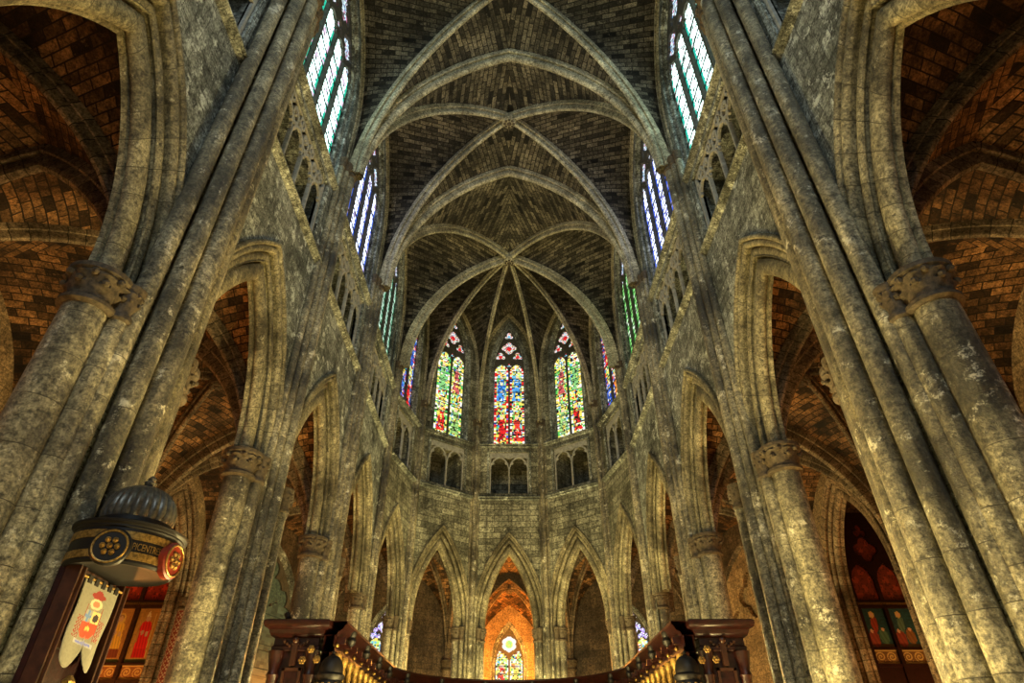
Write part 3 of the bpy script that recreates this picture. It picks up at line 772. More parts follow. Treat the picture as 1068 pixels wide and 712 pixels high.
# ------------------------------------------------------------------ aisles, chapels and ambulatory
AX, CX = 2.20, 3.10
def vault(mb, cs, zs, zB, edges, bulge=.02):
    """cs corner points in order; edges: crown height and stilt per edge"""
    B = (sum(c[0] for c in cs)/len(cs), sum(c[1] for c in cs)/len(cs))
    for q in range(len(cs)):
        P, Q = cs[q], cs[(q+1) % len(cs)]; Me = mid(P, Q); zM, st = edges[q]
        halfcell(mb, P, B, zs, zB, P, Me, zM, st, bulge, 12, 6); halfcell(mb, Q, B, zs, zB, Q, Me, zM, st, bulge, 12, 6)
    return B
lights = []
for sg, side, PY, w0 in ((-1, 'left', PYL, 0), (1, 'right', PYR, 12)):
    ceil = MB(); xi, xo = sg*1.075, sg*AX
    wall = MB(); part = MB()
    for b in range(4):
        y0, y1 = PY[b], PY[b+1]; cs = [(xi, y0), (xo, y0), (xo, y1), (xi, y1)]
        B = vault(ceil, cs, .93, 1.86, [(1.80, 0), (1.75, .1), (1.80, 0), (1.78, .1)])
        where = ['nearest', 'second', 'third', 'last'][b]+' bay of the %s aisle' % side
        for q in range(4):
            pts, _ = qarc(cs[q], B, .93, 1.86)
            ribthing('aisle_diagonal_rib', [pts], 'diagonal rib, %s corner of the brick %s' % (['near inner', 'near outer', 'far outer', 'far inner'][q], where), 'rib', 'diagonal ribs of the %s aisle' % side, M['aisle_rib'], .85)
        boss((B[0], B[1], 1.86), .045, 'small keystone in the brick vault of the '+where, 'keystones of the aisles', M['aisle_rib'])
        # outer wall with chapel arch
        fr = Frame((xo, y0), (xo, y1)) if sg < 0 else Frame((xo, y1), (xo, y0))
        wall_open(wall, fr, 0, fr.L, ZF, 1.95, fr.L/2, .30, .95, .58, .105)
        mb = MB(); arch_sweep(mb, fr, fr.L/2, .30, .95, .58, [(a*1.0, b_) for a, b_ in PROF['small']], 14, foot=ZF)
        tag(mb.build('chapel_arch', M['aisle_rib']), 'dark moulded arch opening into a side chapel from the '+where, 'arch', 'side chapel arches')
        # chapel behind
        cc = [(xo, y0), (sg*CX, y0), (sg*CX, y1), (xo, y1)]
        vault(ceil, cc, .93, 1.72, [(1.66, .1), (1.66, .1), (1.66, .1), (1.66, .1)])
        wall.quad((sg*CX, y0, ZF), (sg*CX, y1, ZF), (sg*CX, y1, 1.9), (sg*CX, y0, 1.9))
    for b in range(5):
        y = PY[b]
        for dy in (-.05, .05):
            part.quad((xo, y+dy, ZF), (sg*CX, y+dy, ZF), (sg*CX, y+dy, 1.9), (xo, y+dy, 1.9))
        part.quad((xo, y-.05, ZF), (xo, y+.05, ZF), (xo, y+.05, 1.9), (xo, y-.05, 1.9))
        P, Q = (xi, y), (xo, y); Me = mid(P, Q)
        a1, _ = qarc(P, Me, .93, 1.80); a2, _ = qarc(Q, Me, .93, 1.80)
        ribthing('aisle_transverse_rib', [a1, a2], 'heavy pointed rib spanning the %s aisle at the %s pier' % (side, ['nearest', 'pulpit' if sg < 0 else 'second', 'third', 'fourth', 'last'][b]), 'rib', 'transverse ribs of the %s aisle' % side, M['aisle_rib'], 1.25)
        t = thing('wall_respond', (xo, y, ZF), 'engaged wall shaft of the %s aisle facing the %s pier' % (side, ['nearest', 'second', 'third', 'fourth', 'last'][b]), 'pier', 'engaged shafts of the aisles')
        for k, (dx, dy, r) in enumerate(((-.03, 0, .05), (-.005, -.06, .03), (-.005, .06, .03))):
            mb = MB(); shaft(mb, xo+sg*dx, y+dy, r, ZF, .86); o = mb.build('shaft', M['aisle_rib'], t)
            mb = MB(); capital(mb, xo+sg*dx, y+dy, r, .86, .08); mb.build('capital', M['capital'], o)
    tag(ceil.build('ceiling', M['aisle']), 'brick rib vault of the %s aisle and its chapels in orange light' % side, 'vault', kind='structure')
    tag(wall.build('wall_%s_aisle' % side, M['aisle_wall']), 'outer wall of the %s aisle with arches into the side chapels' % side, 'wall', kind='structure')
    tag(part.build('wall_%s_chapels' % side, M['aisle_wall']), 'partition walls between the side chapels on the %s' % side, 'wall', kind='structure')

# ambulatory around the apse
RING = [(-AX, 4.48), (-1.75, 6.0), (-.62, 6.75), (.62, 6.75), (1.75, 6.0), (AX, 4.48)]
RS = [Frame(RING[k], RING[k+1]) for k in range(5)]
INN = [(NODES[i][0]-NORM[i][0]*.08, NODES[i][1]-NORM[i][1]*.08) for i in range(4, 10)]
ceil = MB(); wall = MB()
amb = ['first ambulatory bay on the left', 'ambulatory bay left of the glowing chapel', 'ambulatory bay before the glowing chapel', 'ambulatory bay right of the glowing chapel', 'first ambulatory bay on the right']
for k in range(5):
    cs = [INN[k], RING[k], RING[k+1], INN[k+1]]
    B = vault(ceil, cs, .93, 1.86, [(1.80, 0), (1.78, .1), (1.80, 0), (1.75, .1)])
    for q in range(4):
        pts, _ = qarc(cs[q], B, .93, 1.86)
        ribthing('ambulatory_rib', [pts], 'dark diagonal rib (%s) in the %s' % (['inner left', 'outer left', 'outer right', 'inner right'][q], amb[k]), 'rib', 'diagonal ribs of the ambulatory', M['aisle_rib'], .75)
    fr = RS[k]; c = fr.L/2
    if k == 2: wall_open(wall, fr, 0, fr.L, ZF, 1.95, c, .43, .93, .80, .0, depth=.06)
    elif k in (1, 3): wall_open(wall, fr, 0, fr.L, ZF, 1.95, c, .16, .98, .36, .055, sill=.38, depth=.12)
    elif k == 0: wall_open(wall, fr, 0, fr.L, ZF, 1.95, c, .42, .95, .62, .055, sill=.20, depth=.12)
    else: wall_open(wall, fr, 0, fr.L, ZF, 1.95, c, .42, .95, .62, .055, sill=.20, depth=.06)
for k in range(6):
    P, Q = INN[k], RING[k]; Me = mid(P, Q)
    a1, _ = qarc(P, Me, .93, 1.80); a2, _ = qarc(Q, Me, .93, 1.80)
    ribthing('ambulatory_arch', [a1, a2], 'transverse arch rib of the ambulatory, %s from the left' % ['first', 'second', 'third', 'fourth', 'fifth', 'sixth'][k], 'rib', 'transverse ribs of the ambulatory', M['aisle_rib'], 1.1)
    t = thing('wall_respond', (RING[k][0], RING[k][1], ZF), 'engaged wall shaft of the ambulatory, %s from the left' % ['first', 'second', 'third', 'fourth', 'fifth', 'sixth'][k], 'pier', 'engaged shafts of the ambulatory')
    mb = MB(); shaft(mb, RING[k][0]*.985, RING[k][1]-.03, .045, ZF, .86); o = mb.build('shaft', M['aisle_rib'], t)
    mb = MB(); capital(mb, RING[k][0]*.985, RING[k][1]-.03, .045, .86, .08); mb.build('capital', M['capital'], o)
window(RS[1], RS[1].L/2, .38, .98, .16, .36, 2, figure_glass(21, [(2, (.5, .4, .9)), (2, WHT), (1, PNK), (1, CYA)], [PUR, (.8, .3, .6), BLU], [(1, WHT), (1, BLU)]), head_violet, M['glass'], 'small violet and white stained glass window beyond the left apse arch', nx=32, zlights=1.0, prof='win', heads='apse', group='windows of the ambulatory')
window(RS[3], RS[3].L/2, .38, .98, .16, .36, 2, figure_glass(22, [(2, CYA), (2, WHT), (1, YEL), (1, RED)], [RED, CYA, YEL], [(1, WHT), (1, RED)]), head_violet, M['glass'], 'small turquoise and red stained glass window beyond the right apse arch', nx=32, zlights=1.0, prof='win', heads='apse', group='windows of the ambulatory')
def green_glass(u, t, li):
    if u < .05 or u > .95 or (t*9) % 1 < .03: return (.03, .05, .02)
    if t < .30 and .25 < u < .75: return pick([(1, (.1, .2, .55)), (1, (.5, .1, .15)), (1, (.3, .45, .25))], hsh(int(u*6), int(t*40), li))
    k = .35+.65*hsh(li, int(u*9), int(t*40)); return (.24*k, .25*k, .09*k)
window(RS[0], RS[0].L/2, .20, .95, .42, .62, 2, green_glass, lambda s, z, f, k: tuple(v*(.3+.7*hsh(int(s*90+99), int(z*90))) for v in (.22, .23, .08)), M['glass_lo'], 'wide traceried window of dim greenish glass behind the left stall end', nx=110, zlights=.95, heads='apse', group='windows of the ambulatory')
# blind tracery on the right, same shape, stone infill
fr = RS[4]; c = fr.L/2; x, y, _ = fr.P(c, 0, .2)
t = thing('blind_tracery', (x, y, .2), 'orange-lit blind arch with stone tracery behind the right stall end', 'tracery')
mb = MB(); pts = arch_pts(.47, .95, .62, 0, 14)
mb.poly([fr.P(c-.47, -.06, .2)]+[fr.P(c+a, -.06, z) for a, z in pts]+[fr.P(c+.47, -.06, .2)]); mb.build('infill', M['aisle_wall'], t)
def bsolid(s, z):
    za = arch_z(s, .46, .95, .62)
    if za is None or z > za: return False
    for cs_ in (-.23, .23):
        if inlight(s, z, cs_, .205, .2, .85, .30): return False
    return not (foil(s, z, 0, 1.22, .17, 4))
mb = MB(); plate(mb, type('F', (), {'P': staticmethod(lambda s, n, z: fr.P(c+s, n, z))}), -.46, .46, .2, 1.57, 64, 96, bsolid, -.02, -.06); mb.build('tracery', M['aisle_wall'], t)
mb = MB(); arch_sweep(mb, fr, c, .42, .95, .62, PROF['win'], 12, foot=.2); mb.build('arch_moulding', M['aisle_rib'], t)

# glowing axial chapel
cw = .46; cy0, cy1 = 6.75, 7.9
fb = Frame((-cw, cy1), (cw, cy1)); wch = MB()
wall_open(wch, fb, 0, 2*cw, ZF, 1.9, cw, .165, 1.06, .40, .055, sill=.40, depth=.12)
for sg in (-1, 1): wch.quad((sg*cw, cy0, ZF), (sg*cw, cy1, ZF), (sg*cw, cy1, 1.9), (sg*cw, cy0, 1.9))
tag(wch.build('wall_chapel', M['aisle_wall']), 'plastered walls of the glowing orange axial chapel', 'wall', kind='structure')
cs = [(-cw, cy0), (cw, cy0), (cw, cy1), (-cw, cy1)]
B = vault(ceil, cs, .93, 1.80, [(1.76, 0), (1.72, .2), (1.70, .0), (1.72, .2)])
for q in range(4):
    pts, _ = qarc(cs[q], B, .93, 1.80)
    ribthing('chapel_rib', [pts], 'thin rib at the %s corner of the glowing orange chapel vault' % ['near left', 'near right', 'far right', 'far left'][q], 'rib', 'ribs of the axial chapel', M['aisle_rib'], .55)
boss((B[0], B[1], 1.80), .04, 'small keystone in the glowing orange chapel', 'keystones of the aisles', M['aisle_rib'])
window(fb, cw, .40, 1.06, .165, .40, 2, figure_glass(31, [(3, (.75, .7, .2)), (2, WHT), (1.4, GRN), (.8, ORG)], [YEL, (.7, .6, .3), RED], [(1, WHT), (1, YEL)]), head_rose, M['glass'], 'small yellow stained glass window with a rosette in the glowing orange chapel', nx=40, zlights=1.10, heads='rose', group='windows of the ambulatory')
tag(ceil.build('ceiling', M['aisle']), 'brick vault of the ambulatory and the axial chapel', 'vault', kind='structure')
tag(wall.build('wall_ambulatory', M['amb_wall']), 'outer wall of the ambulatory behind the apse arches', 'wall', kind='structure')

# ------------------------------------------------------------------ painted murals in the side chapels
def ell(x, y, cx, cy, rx, ry): return ((x-cx)/rx)**2+((y-cy)/ry)**2 < 1
def paint_grid(mb, fr, s0, s1, z0, z1, nx, nz, f, n):
    vid = {}
    def v(i, k):
        if (i, k) not in vid: vid[(i, k)] = mb.vert(fr.P(s0+(s1-s0)*i/nx, n, z0+(z1-z0)*k/nz))
        return vid[(i, k)]
    for i in range(nx):
        for k in range(nz):
            mb.face((v(i, k), v(i+1, k), v(i+1, k+1), v(i, k+1)), None, f((i+.5)/nx, (k+.5)/nz))
SKIN = (.65, .38, .22)
def saint(bg, robe, skirt, mitre, lean, halo):
    def f(u, t):
        cx = .5+lean*(t-.4)
        if t < .07: return (.10, .12, .04)
        if ell(u, t, cx+.0, .80, .10, .055): return SKIN
        if mitre and abs(u-cx) < .11*(1-(t-.84)/.13) and .84 < t < .97: return (.85, .7, .35)
        if not mitre and ell(u, t, cx, .84, .12, .05): return (.35, .18, .06)
        if halo and ell(u, t, cx, .81, .20, .11): return (.75, .48, .10)
        w = .15+.16*(1-t) if t < .60 else .27*sqrt(max(0, 1-((t-.60)/.17)**2))
        if .08 < t < .77 and abs(u-cx) < w:
            k = .7+.5*abs(sin(26*(u-cx)+5*t))
            if t < .24: return tuple(x*k for x in skirt)
            if ell(u, t, cx-.10, .55, .07, .05) or ell(u, t, cx+.10, .52, .07, .05): return SKIN
            return tuple(x*k for x in robe)
        if mitre and abs(u-cx-.30) < .018 and .1 < t < .9: return (.7, .5, .15)
        h = hsh(int(u*20), int(t*30), 5); return tuple(x*(.8+.35*h) for x in bg)
    return f
def group_scene(bg, a, b):
    def f(u, t):
        if ell(u, t, .42, .84, .065, .045): return SKIN
        if ell(u, t, .42, .84, .13, .085): return (.6, .42, .12)
        if ell(u, t, .43+.12*(t-.6), .60, .15, .21): return tuple(x*(.5+.5*abs(sin(22*u+6*t))) for x in a)
        if ell(u, t, .22, .42, .07, .05) or ell(u, t, .72, .46, .07, .05): return SKIN
        if ell(u, t, .26, .22, .22, .22): return tuple(x*(.6+.5*abs(sin(18*u+9*t))) for x in (.28, .05, .03))
        if ell(u, t, .70, .28, .20, .20): return tuple(x*(.6+.5*abs(sin(18*u+9*t))) for x in b)
        if t < .08: return (.12, .08, .03)
        h = hsh(int(u*14), int(t*22), 6); return tuple(x*(.7+.5*h) for x in bg)
    return f
def scroll(c1, c2):
    def f(u, t):
        for cx in (.26, .74):
            r = sqrt((u-cx)**2+((t-.5)*.55)**2); an = atan2(t-.5, u-cx)
            if r < .22 and (sin(r*55-an*1.0) > .25): return c1
        return c1 if t < .1 or t > .9 else c2
    return f
def mural(sg, label, panels, up, bands, bar):
    y = 4.43; fr = Frame((sg*2.20, y), (sg*3.1, y)) if sg > 0 else Frame((-3.1, y), (-2.2, y))
    c = .364 if sg > 0 else .57; hw = .18; pz = .695 if sg > 0 else .605; bz = .60 if sg > 0 else .51
    x, yy, _ = fr.P(c, 0, .5); t = thing('saint_mural', (x, yy, .5), label, 'mural')
    for k in range(2):
        s0 = c-hw+k*hw+.014; s1 = c-hw+(k+1)*hw-.014
        mb = MB(); paint_grid(mb, fr, s0, s1, pz, .935, 26, 44, panels[k], .012); o = mb.build('painted_panel', M['paint'], t); o['label'] = ['left panel of the painted pair', 'right panel of the painted pair'][k]
        mb = MB(); paint_grid(mb, fr, s0, s1, bz, bz+.08, 40, 20, bands[k], .012); mb.build('scroll_panel', M['paint'], t)
    mb = MB()
    for s in (c-hw-.012, c-.012, c+hw-.012): mb.box(fr.P(s, 0, .40), fr.vec(.024, 0), fr.vec(0, .034), (0, 0, .57))
    for z, h in ((bz-.02, .018), (bz+.08, .014), (.935, .022), (.975, .012)): mb.box(fr.P(c-hw-.012, 0, z), fr.vec(2*hw+.024, 0), fr.vec(0, .03), (0, 0, h))
    mb.build('panel_frame', bar, t)
    mb = MB()
    for k in range(36): mb.box(fr.P(c-hw+k*hw/18, .03, .957), fr.vec(hw/40, 0), fr.vec(0, .008), (0, 0, .014))
    mb.build('dentil_ledge', M['gold'], t)
    z0, spr, rise = .98, 1.18, .40
    def up_col(u, q):
        s = (u-.5)*2*hw; z = z0+q*(1.57-z0)
        h = sin(60*s)*sin(60*z); return tuple(v*(1.3 if h > .35 else .75) for v in up) if hsh(int(s*220+200), int(z*220)) > .2 else tuple(v*.4 for v in up)
    mb = MB(); paint_grid(mb, fr, c-hw, c+hw, z0, 1.56, 40, 52, up_col, .008); mb.build('painted_infill', M['paint'], t)
    def sol(s, z):
        za = arch_z(s, hw, spr, rise)
        if za is None or z > za: return True
        for q in (-hw/2, hw/2):
            if inlight(s, z, q, hw/2-.012, z0, 1.10, .13): return False
        return not (foil(s, z, 0, 1.33, .085, 4) or foil(s, z, 0, 1.46, .05, 3))
    mb = MB(); plate(mb, type('F', (), {'P': staticmethod(lambda s, n, z: fr.P(c+s, n, z))}), -hw, hw, z0, 1.60, 60, 84, sol, .03, .010); mb.build('tracery', bar, t)
    mb = MB(); mb.box(fr.P(c-hw-.05, 0, ZF), fr.vec(2*hw+.1, 0), fr.vec(0, .02), (0, 0, bz-.02-ZF)); mb.build('plinth', M['wood'], t)
    # painted jamb column
    px, py = sg*2.155, 4.285
    t = thing('painted_column', (px, py, ZF), 'round column painted with red and white diamonds beside the %s' % ('bright red and gold saint mural' if sg < 0 else 'dark teal mural'), 'column', 'painted columns')
    mb = MB(); n = 24; zz = [ZF+(.90-ZF)*k/110 for k in range(111)]
    for k in range(110):
        for q in range(n):
            def pt(a, z): return (px+.036*cos(2*pi*a/n), py+.036*sin(2*pi*a/n), z)
            a_, b_ = (q*6/n+k*.25) % 1, (q*6/n-k*.25) % 1
            col = (.36, .30, .22) if (a_ < .25 or b_ < .25) else (.16, .018, .014)
            mb.quad(pt(q, zz[k]), pt(q+1, zz[k]), pt(q+1, zz[k+1]), pt(q, zz[k+1]), None, col)
    mb.build('shaft', M['paint'], t); mb = MB(); capital(mb, px, py, .036, .90, .07); mb.build('capital', M['capital'], t)
mural(-1, 'bright red and gold wall painting of two robed saints seen past the hanging banner', [saint((.50, .22, .05), (.78, .45, .06), (.22, .05, .02), False, -.1, True), saint((.50, .24, .05), (.75, .02, .02), (.6, .015, .015), True, -.05, False)],
      (.55, .05, .02), [scroll((.75, .45, .12), (.35, .12, .03))]*2, M['wood2'])
mural(1, 'dark wall painting with teal panels under red tracery, seen past the nearest right pier', [group_scene((.015, .055, .06), (.34, .05, .02), (.07, .16, .10)), group_scene((.02, .07, .08), (.11, .20, .14), (.26, .11, .035))],
      (.26, .045, .02), [scroll((.55, .38, .12), (.16, .08, .03))]*2, M['wood'])

# ------------------------------------------------------------------ pulpit with domed canopy
pc = (-.80, 1.28)
t = thing('pulpit', (-.86, 1.32, ZF), 'dark wooden pulpit with ribbed dome canopy and gilded frieze against the left pier', 'pulpit')
mb = MB(); prof = [(.064, 0), (.068, .014), (.067, .034), (.061, .054), (.049, .070), (.033, .080), (.016, .086), (.008, .088)]
mb.lathe((pc[0], pc[1], .434), prof, 120, lambda th, i: 1+.075*abs(sin(12*th))*(1 if 0 < i < 6 else .4)); mb.build('dome', M['lead'], t)
mb = MB(); mb.lathe((pc[0], pc[1], .520), [(.014, 0), (.016, .003), (.010, .006), (.013, .010), (.013, .013), (.007, .016), (.009, .021), (.004, .028)], 16); mb.build('finial', M['lead'], t)
mb = MB(); mb.lathe((pc[0], pc[1], .402), [(.100, 0), (.103, .003), (.103, .006), (.105, .008), (.109, .010), (.110, .014), (.106, .016), (.080, .022), (.074, .026), (.074, .034)], 64); mb.build('cornice', M['black'], t)
mb = MB(); mb.lathe((pc[0], pc[1], .335), [(.060, .006), (.090, .004), (.095, 0), (.1005, .004), (.1005, .067)], 64); mb.build('frieze', M['black'], t)
for z in (.343, .381):
    mb = MB(); mb.lathe((pc[0], pc[1], z), [(.099, 0), (.1022, .001), (.1022, .015), (.099, .016)], 64, None, 0, False); mb.build('gilt_band', M['gold'], t)
# gilded letters bent round the frieze
def frieze_text(txt, a0, step):
    cu = bpy.data.curves.new('lettering', 'FONT'); cu.body = txt; cu.size = 1; cu.extrude = .04; cu.align_x = 'CENTER'
    o = bpy.data.objects.new('lettering', cu); COL.objects.link(o)
    dg = bpy.context.evaluated_depsgraph_get(); me = bpy.data.meshes.new_from_object(o.evaluated_get(dg)); bpy.data.objects.remove(o)
    mb = MB()
    for v in me.vertices:
        a = a0+v.co.x*step; r = .1012+max(0, v.co.z)*.02
        mb.vert((pc[0]+r*cos(a), pc[1]+r*sin(a), .3625+v.co.y*.019))
    for p in me.polygons: mb.face(tuple(p.vertices))
    mb.build('lettering', M['gold'], t)
frieze_text('PICENTRES', radians(-38), .115)
def medallion(a, col, nm):
    ux, uy = cos(a), sin(a); cx, cy = pc[0]+.106*ux, pc[1]+.106*uy; cz = .362
    def disc(r, d0, d1, n=28):
        mb_ = MB(); rows = []
        for rr, dd in ((r, d0), (r, d1), (r*.9, d1+.003)):
            rows.append([(cx+ux*dd-uy*rr*cos(2*pi*k/n), cy+uy*dd+ux*rr*cos(2*pi*k/n), cz+rr*sin(2*pi*k/n)) for k in range(n)])
        mb_.grid(rows, None, False, True); mb_.poly(rows[-1]); return mb_
    d = disc(.036, -.012, .0).build('medallion', M[col], t); d['label'] = nm
    mb_ = MB(); n = 28
    mb_.tube([(cx+ux*.004-uy*.030*cos(2*pi*k/n), cy+uy*.004+ux*.030*cos(2*pi*k/n), cz+.030*sin(2*pi*k/n)) for k in range(n)], .0022, 6, 0, True)
    for k in range(6):
        q = 2*pi*k/6; mb_.ball((cx+ux*.004-uy*.013*cos(q), cy+uy*.004+ux*.013*cos(q), cz+.013*sin(q)), .006, 6, 4)
    mb_.ball((cx+ux*.005, cy+uy*.005, cz), .006, 6, 4)
    g = mb_.build('medallion_carving', M['gold'], d)
M['red'] = plain('red_lacquer', (.26, .022, .008), .4, 0, .5, 20)
medallion(radians(-74), 'black', 'dark round medallion with gilded rosette'); medallion(radians(-2), 'red', 'red round medallion with gilded rosette')
for y, w, nm in ((1.225, .020, 'wood2'), (1.388, .022, 'wood2')):
    mb = MB(); x0 = -.872
    sec = [(0, 0), (.030, 0), (.030, w*.2), (.024, w*.3), (.024, w*.7), (.030, w*.8), (.030, w), (0, w)]
    mb.grid([[(x0+a, y+b, z) for a, b in sec] for z in (ZF, .34)], None, False, True); mb.build('post', M[nm], t)
mb = MB(); mb.box((-.885, 1.225, ZF), (.012, 0, 0), (0, .21, 0), (0, 0, .34-ZF)); mb.build('backboard', M['wood'], t)
mb = MB(); mb.box((-.872, 1.245, .20), (.01, 0, 0), (0, .16, 0), (0, 0, .014)); mb.box((-.872, 1.245, .335), (.014, 0, 0), (0, .16, 0), (0, 0, .012)); mb.build('backboard_rail', M['wood2'], t)
mb = MB(); mb.lathe((-.80, 1.25, .095), [(.004, 0), (.012, .006), (.006, .014), (.014, .022), (.016, .030), (.006, .040), (.010, .046), (.003, .056)], 14, lambda th, i: 1+.2*sin(5*th)); mb.build('carved_finial', M['gold'], t)
# pulpit tub and stair newel stand below the picture
mb = MB(); mb.lathe((-.80, 1.28, ZF), [(.05, 0), (.04, .03), (.03, .08), (.05, .13), (.095, .17), (.10, .18), (.10, .34), (.108, .35), (.108, .365), (.09, .366)], 8); mb.build('tub', M['wood'], t)

# banner hanging on the backboard
y0, y1, zt, zb = 1.254, 1.376, .322, .158
t = thing('heraldic_banner', (-.845, 1.315, zb), 'cream two-tailed banner with a red hat, tassels and a quartered shield', 'banner')
def ban(u, q):
    """u across, q down from the top"""
    def E(cx, cy, rx, ry): return ell(u, q, cx, cy, rx, ry)
    R_, W_ = (.20, .012, .010), (.19, .18, .14)
    if E(.5, .13, .20, .035) or E(.5, .105, .11, .04): return R_
    if .24 < q < .62:
        if (abs(u-.20) < .07 or abs(u-.80) < .07) and q > .38:
            return R_ if (int(q*46)+int(u*30)) % 2 else W_
        if abs(u-.30) < .012 or abs(u-.70) < .012: return R_
    if E(.5, .22, .16, .06): return (.55, .42, .28) if not E(.5, .22, .09, .035) else (.35, .14, .08)
    if .30 < q < .60 and abs(u-.5) < .20*(1 if q < .50 else sqrt(max(0, 1-((q-.50)/.11)**2))):
        if q < .43: return ((.10, .18, .42) if (abs(u-.40) < .03 or abs(q-.365) < .016) else (.24, .25, .26)) if u < .5 else ((.03, .02, .02) if E(.6, .37, .07, .045) else (.7, .45, .2))
        return (.55, .05, .02) if not E(.5, .5, .06, .025) else (.75, .4, .1)
    if abs(q-.66-.05*(u-.5)) < .024 and abs(u-.5) < .26: return (.12, .14, .50) if abs(u-.5) < .2 and abs(q-.66-.05*(u-.5)) < .012 else (.3, .3, .34)
    return W_ if hsh(int(u*30), int(q*50)) > .3 else tuple(v*.9 for v in W_)
mb = MB(); nx, nz = 56, 84
def tail(u): return zb+(.030*abs(sin(2*pi*u))**.6*-1+.030 if True else 0)+(.022*(1-abs(2*u-1)*1.0))
def bp(u, q, off):
    L = zt-tail(u); z = zt-L*q
    return (-.843+.004*sin(9*u+1)*q+.006*q*q*sin(4*u)+off, y0+(y1-y0)*u+.004*q*sin(7*q), z)
for off in (.0, -.0016):
    vid = {}
    for i in range(nx):
        for k in range(nz):
            ids = []
            for (a, b) in ((i, k), (i+1, k), (i+1, k+1), (i, k+1)):
                if (a, b) not in vid: vid[(a, b)] = mb.vert(bp(a/nx, b/nz, off))
                ids.append(vid[(a, b)])
            L = zt-tail((i+.5)/nx); qq = (k+.5)/nz*L/(zt-zb)
            mb.face(ids, None, ban((i+.5)/nx, qq) if off == 0 else (.5, .47, .38), 0, True)
mb.build('cloth', M['cloth'], t)
mb = MB(); mb.tube([(-.845, y0-.012, zt+.004), (-.845, y1+.012, zt+.004)], .0028, 8); mb.build('rod', M['gold'], t)
for k in range(5):
    yy = y0+(y1-y0)*(k+.5)/5; mb = MB()
    mb.box((-.847, yy-.006, zt-.006), (.006, 0, 0), (0, .012, 0), (0, 0, .014)); mb.build('loop', M['black'], t)

# ------------------------------------------------------------------ choir stalls: curved screen, ends, newels
path = []
for k in range(13): path.append((-.555, 2.06+.91*k/12))
for k in range(1, 48): a = pi-pi*k/48; path.append((.555*cos(a), 2.97+.555*sin(a)))
for k in range(13): path.append((.555, 2.97-.91*k/12))
def pnorm(i):
    a, b = path[max(i-1, 0)], path[min(i+1, len(path)-1)]; d = Vector((b[0]-a[0], b[1]-a[1], 0)).normalized(); return (d.y, -d.x)
def along(prof, i0=0, i1=None):
    mb = MB(); i1 = len(path)-1 if i1 is None else i1; rows = []; L = 0; uvs = []
    for i in range(i0, i1+1):
        n = pnorm(i)
        if i > i0: L += sqrt((path[i][0]-path[i-1][0])**2+(path[i][1]-path[i-1][1])**2)
        rows.append([(path[i][0]+n[0]*o, path[i][1]+n[1]*o, z) for o, z in prof]); uvs.append([(L*S, k*.05) for k in range(len(prof))])
    mb.grid(rows, uvs, False); return mb
t = thing('choir_screen', (0, 2.97, ZF), 'long U-shaped mahogany choir screen with cornice curving round the sanctuary', 'screen')
along([(-.03, .36), (-.03, .400), (.046, .400), (.046, .392), (.040, .388), (.034, .376), (.022, .370), (.018, .362), (.018, .360), (-.03, .36)]).build('cornice', M['wood'], t)
along([(.012, .362), (.012, .330), (.018, .326), (.018, .316), (.010, .312), (-.02, .312)]).build('frieze', M['wood'], t)
along([(.004, .314), (.004, .12), (.014, .11), (.014, ZF), (-.02, ZF), (-.02, .36)]).build('panelling', M['wood'], t)
acc = [0]
for i in range(1, len(path)): acc.append(acc[-1]+sqrt((path[i][0]-path[i-1][0])**2+(path[i][1]-path[i-1][1])**2))
def at(sv):
    for i in range(1, len(path)):
        if acc[i] >= sv or i == len(path)-1:
            f = (sv-acc[i-1])/(acc[i]-acc[i-1]); n = pnorm(i)
            return (path[i-1][0]+(path[i][0]-path[i-1][0])*f, path[i-1][1]+(path[i][1]-path[i-1][1])*f), n
nb = 40
for k in range(nb):
    p, n = at(acc[-1]*(k+.5)/nb); d = (-n[1], n[0])
    q = (p[0]+n[0]*.020, p[1]+n[1]*.020)
    mb = MB(); mb.lathe((q[0], q[1], .10), [(.013, 0), (.013, .01), (.008, .02), (.011, .06), (.008, .10), (.007, .15), (.011, .17), (.008, .18), (.014, .195), (.014, .212)], 10); mb.build('colonnette', M['gold'], t)
    mb = MB(); mb.box((p[0]+n[0]*.012-d[0]*.008, p[1]+n[1]*.012-d[1]*.008, .340), (d[0]*.016, d[1]*.016, 0), (n[0]*.026, n[1]*.026, 0), (0, 0, .020)); mb.build('modillion', M['wood'], t)
for k in range(14):
    p, n = at(acc[-1]*(k+.5)/14)
    mb = MB(); mb.lathe((p[0]+n[0]*.038, p[1]+n[1]*.038, .345), [(.003, 0), (.012, .008), (.015, .018), (.010, .028), (.014, .034), (.014, .045)], 12); mb.build('pendant', M['black'], t)
for k in range(28):
    p, n = at(acc[-1]*(k+.25)/28)
    mb = MB(); mb.ball((p[0]+n[0]*.016, p[1]+n[1]*.016, .335), .007, 8, 5); mb.build('gilt_stud', M['gold'], t)

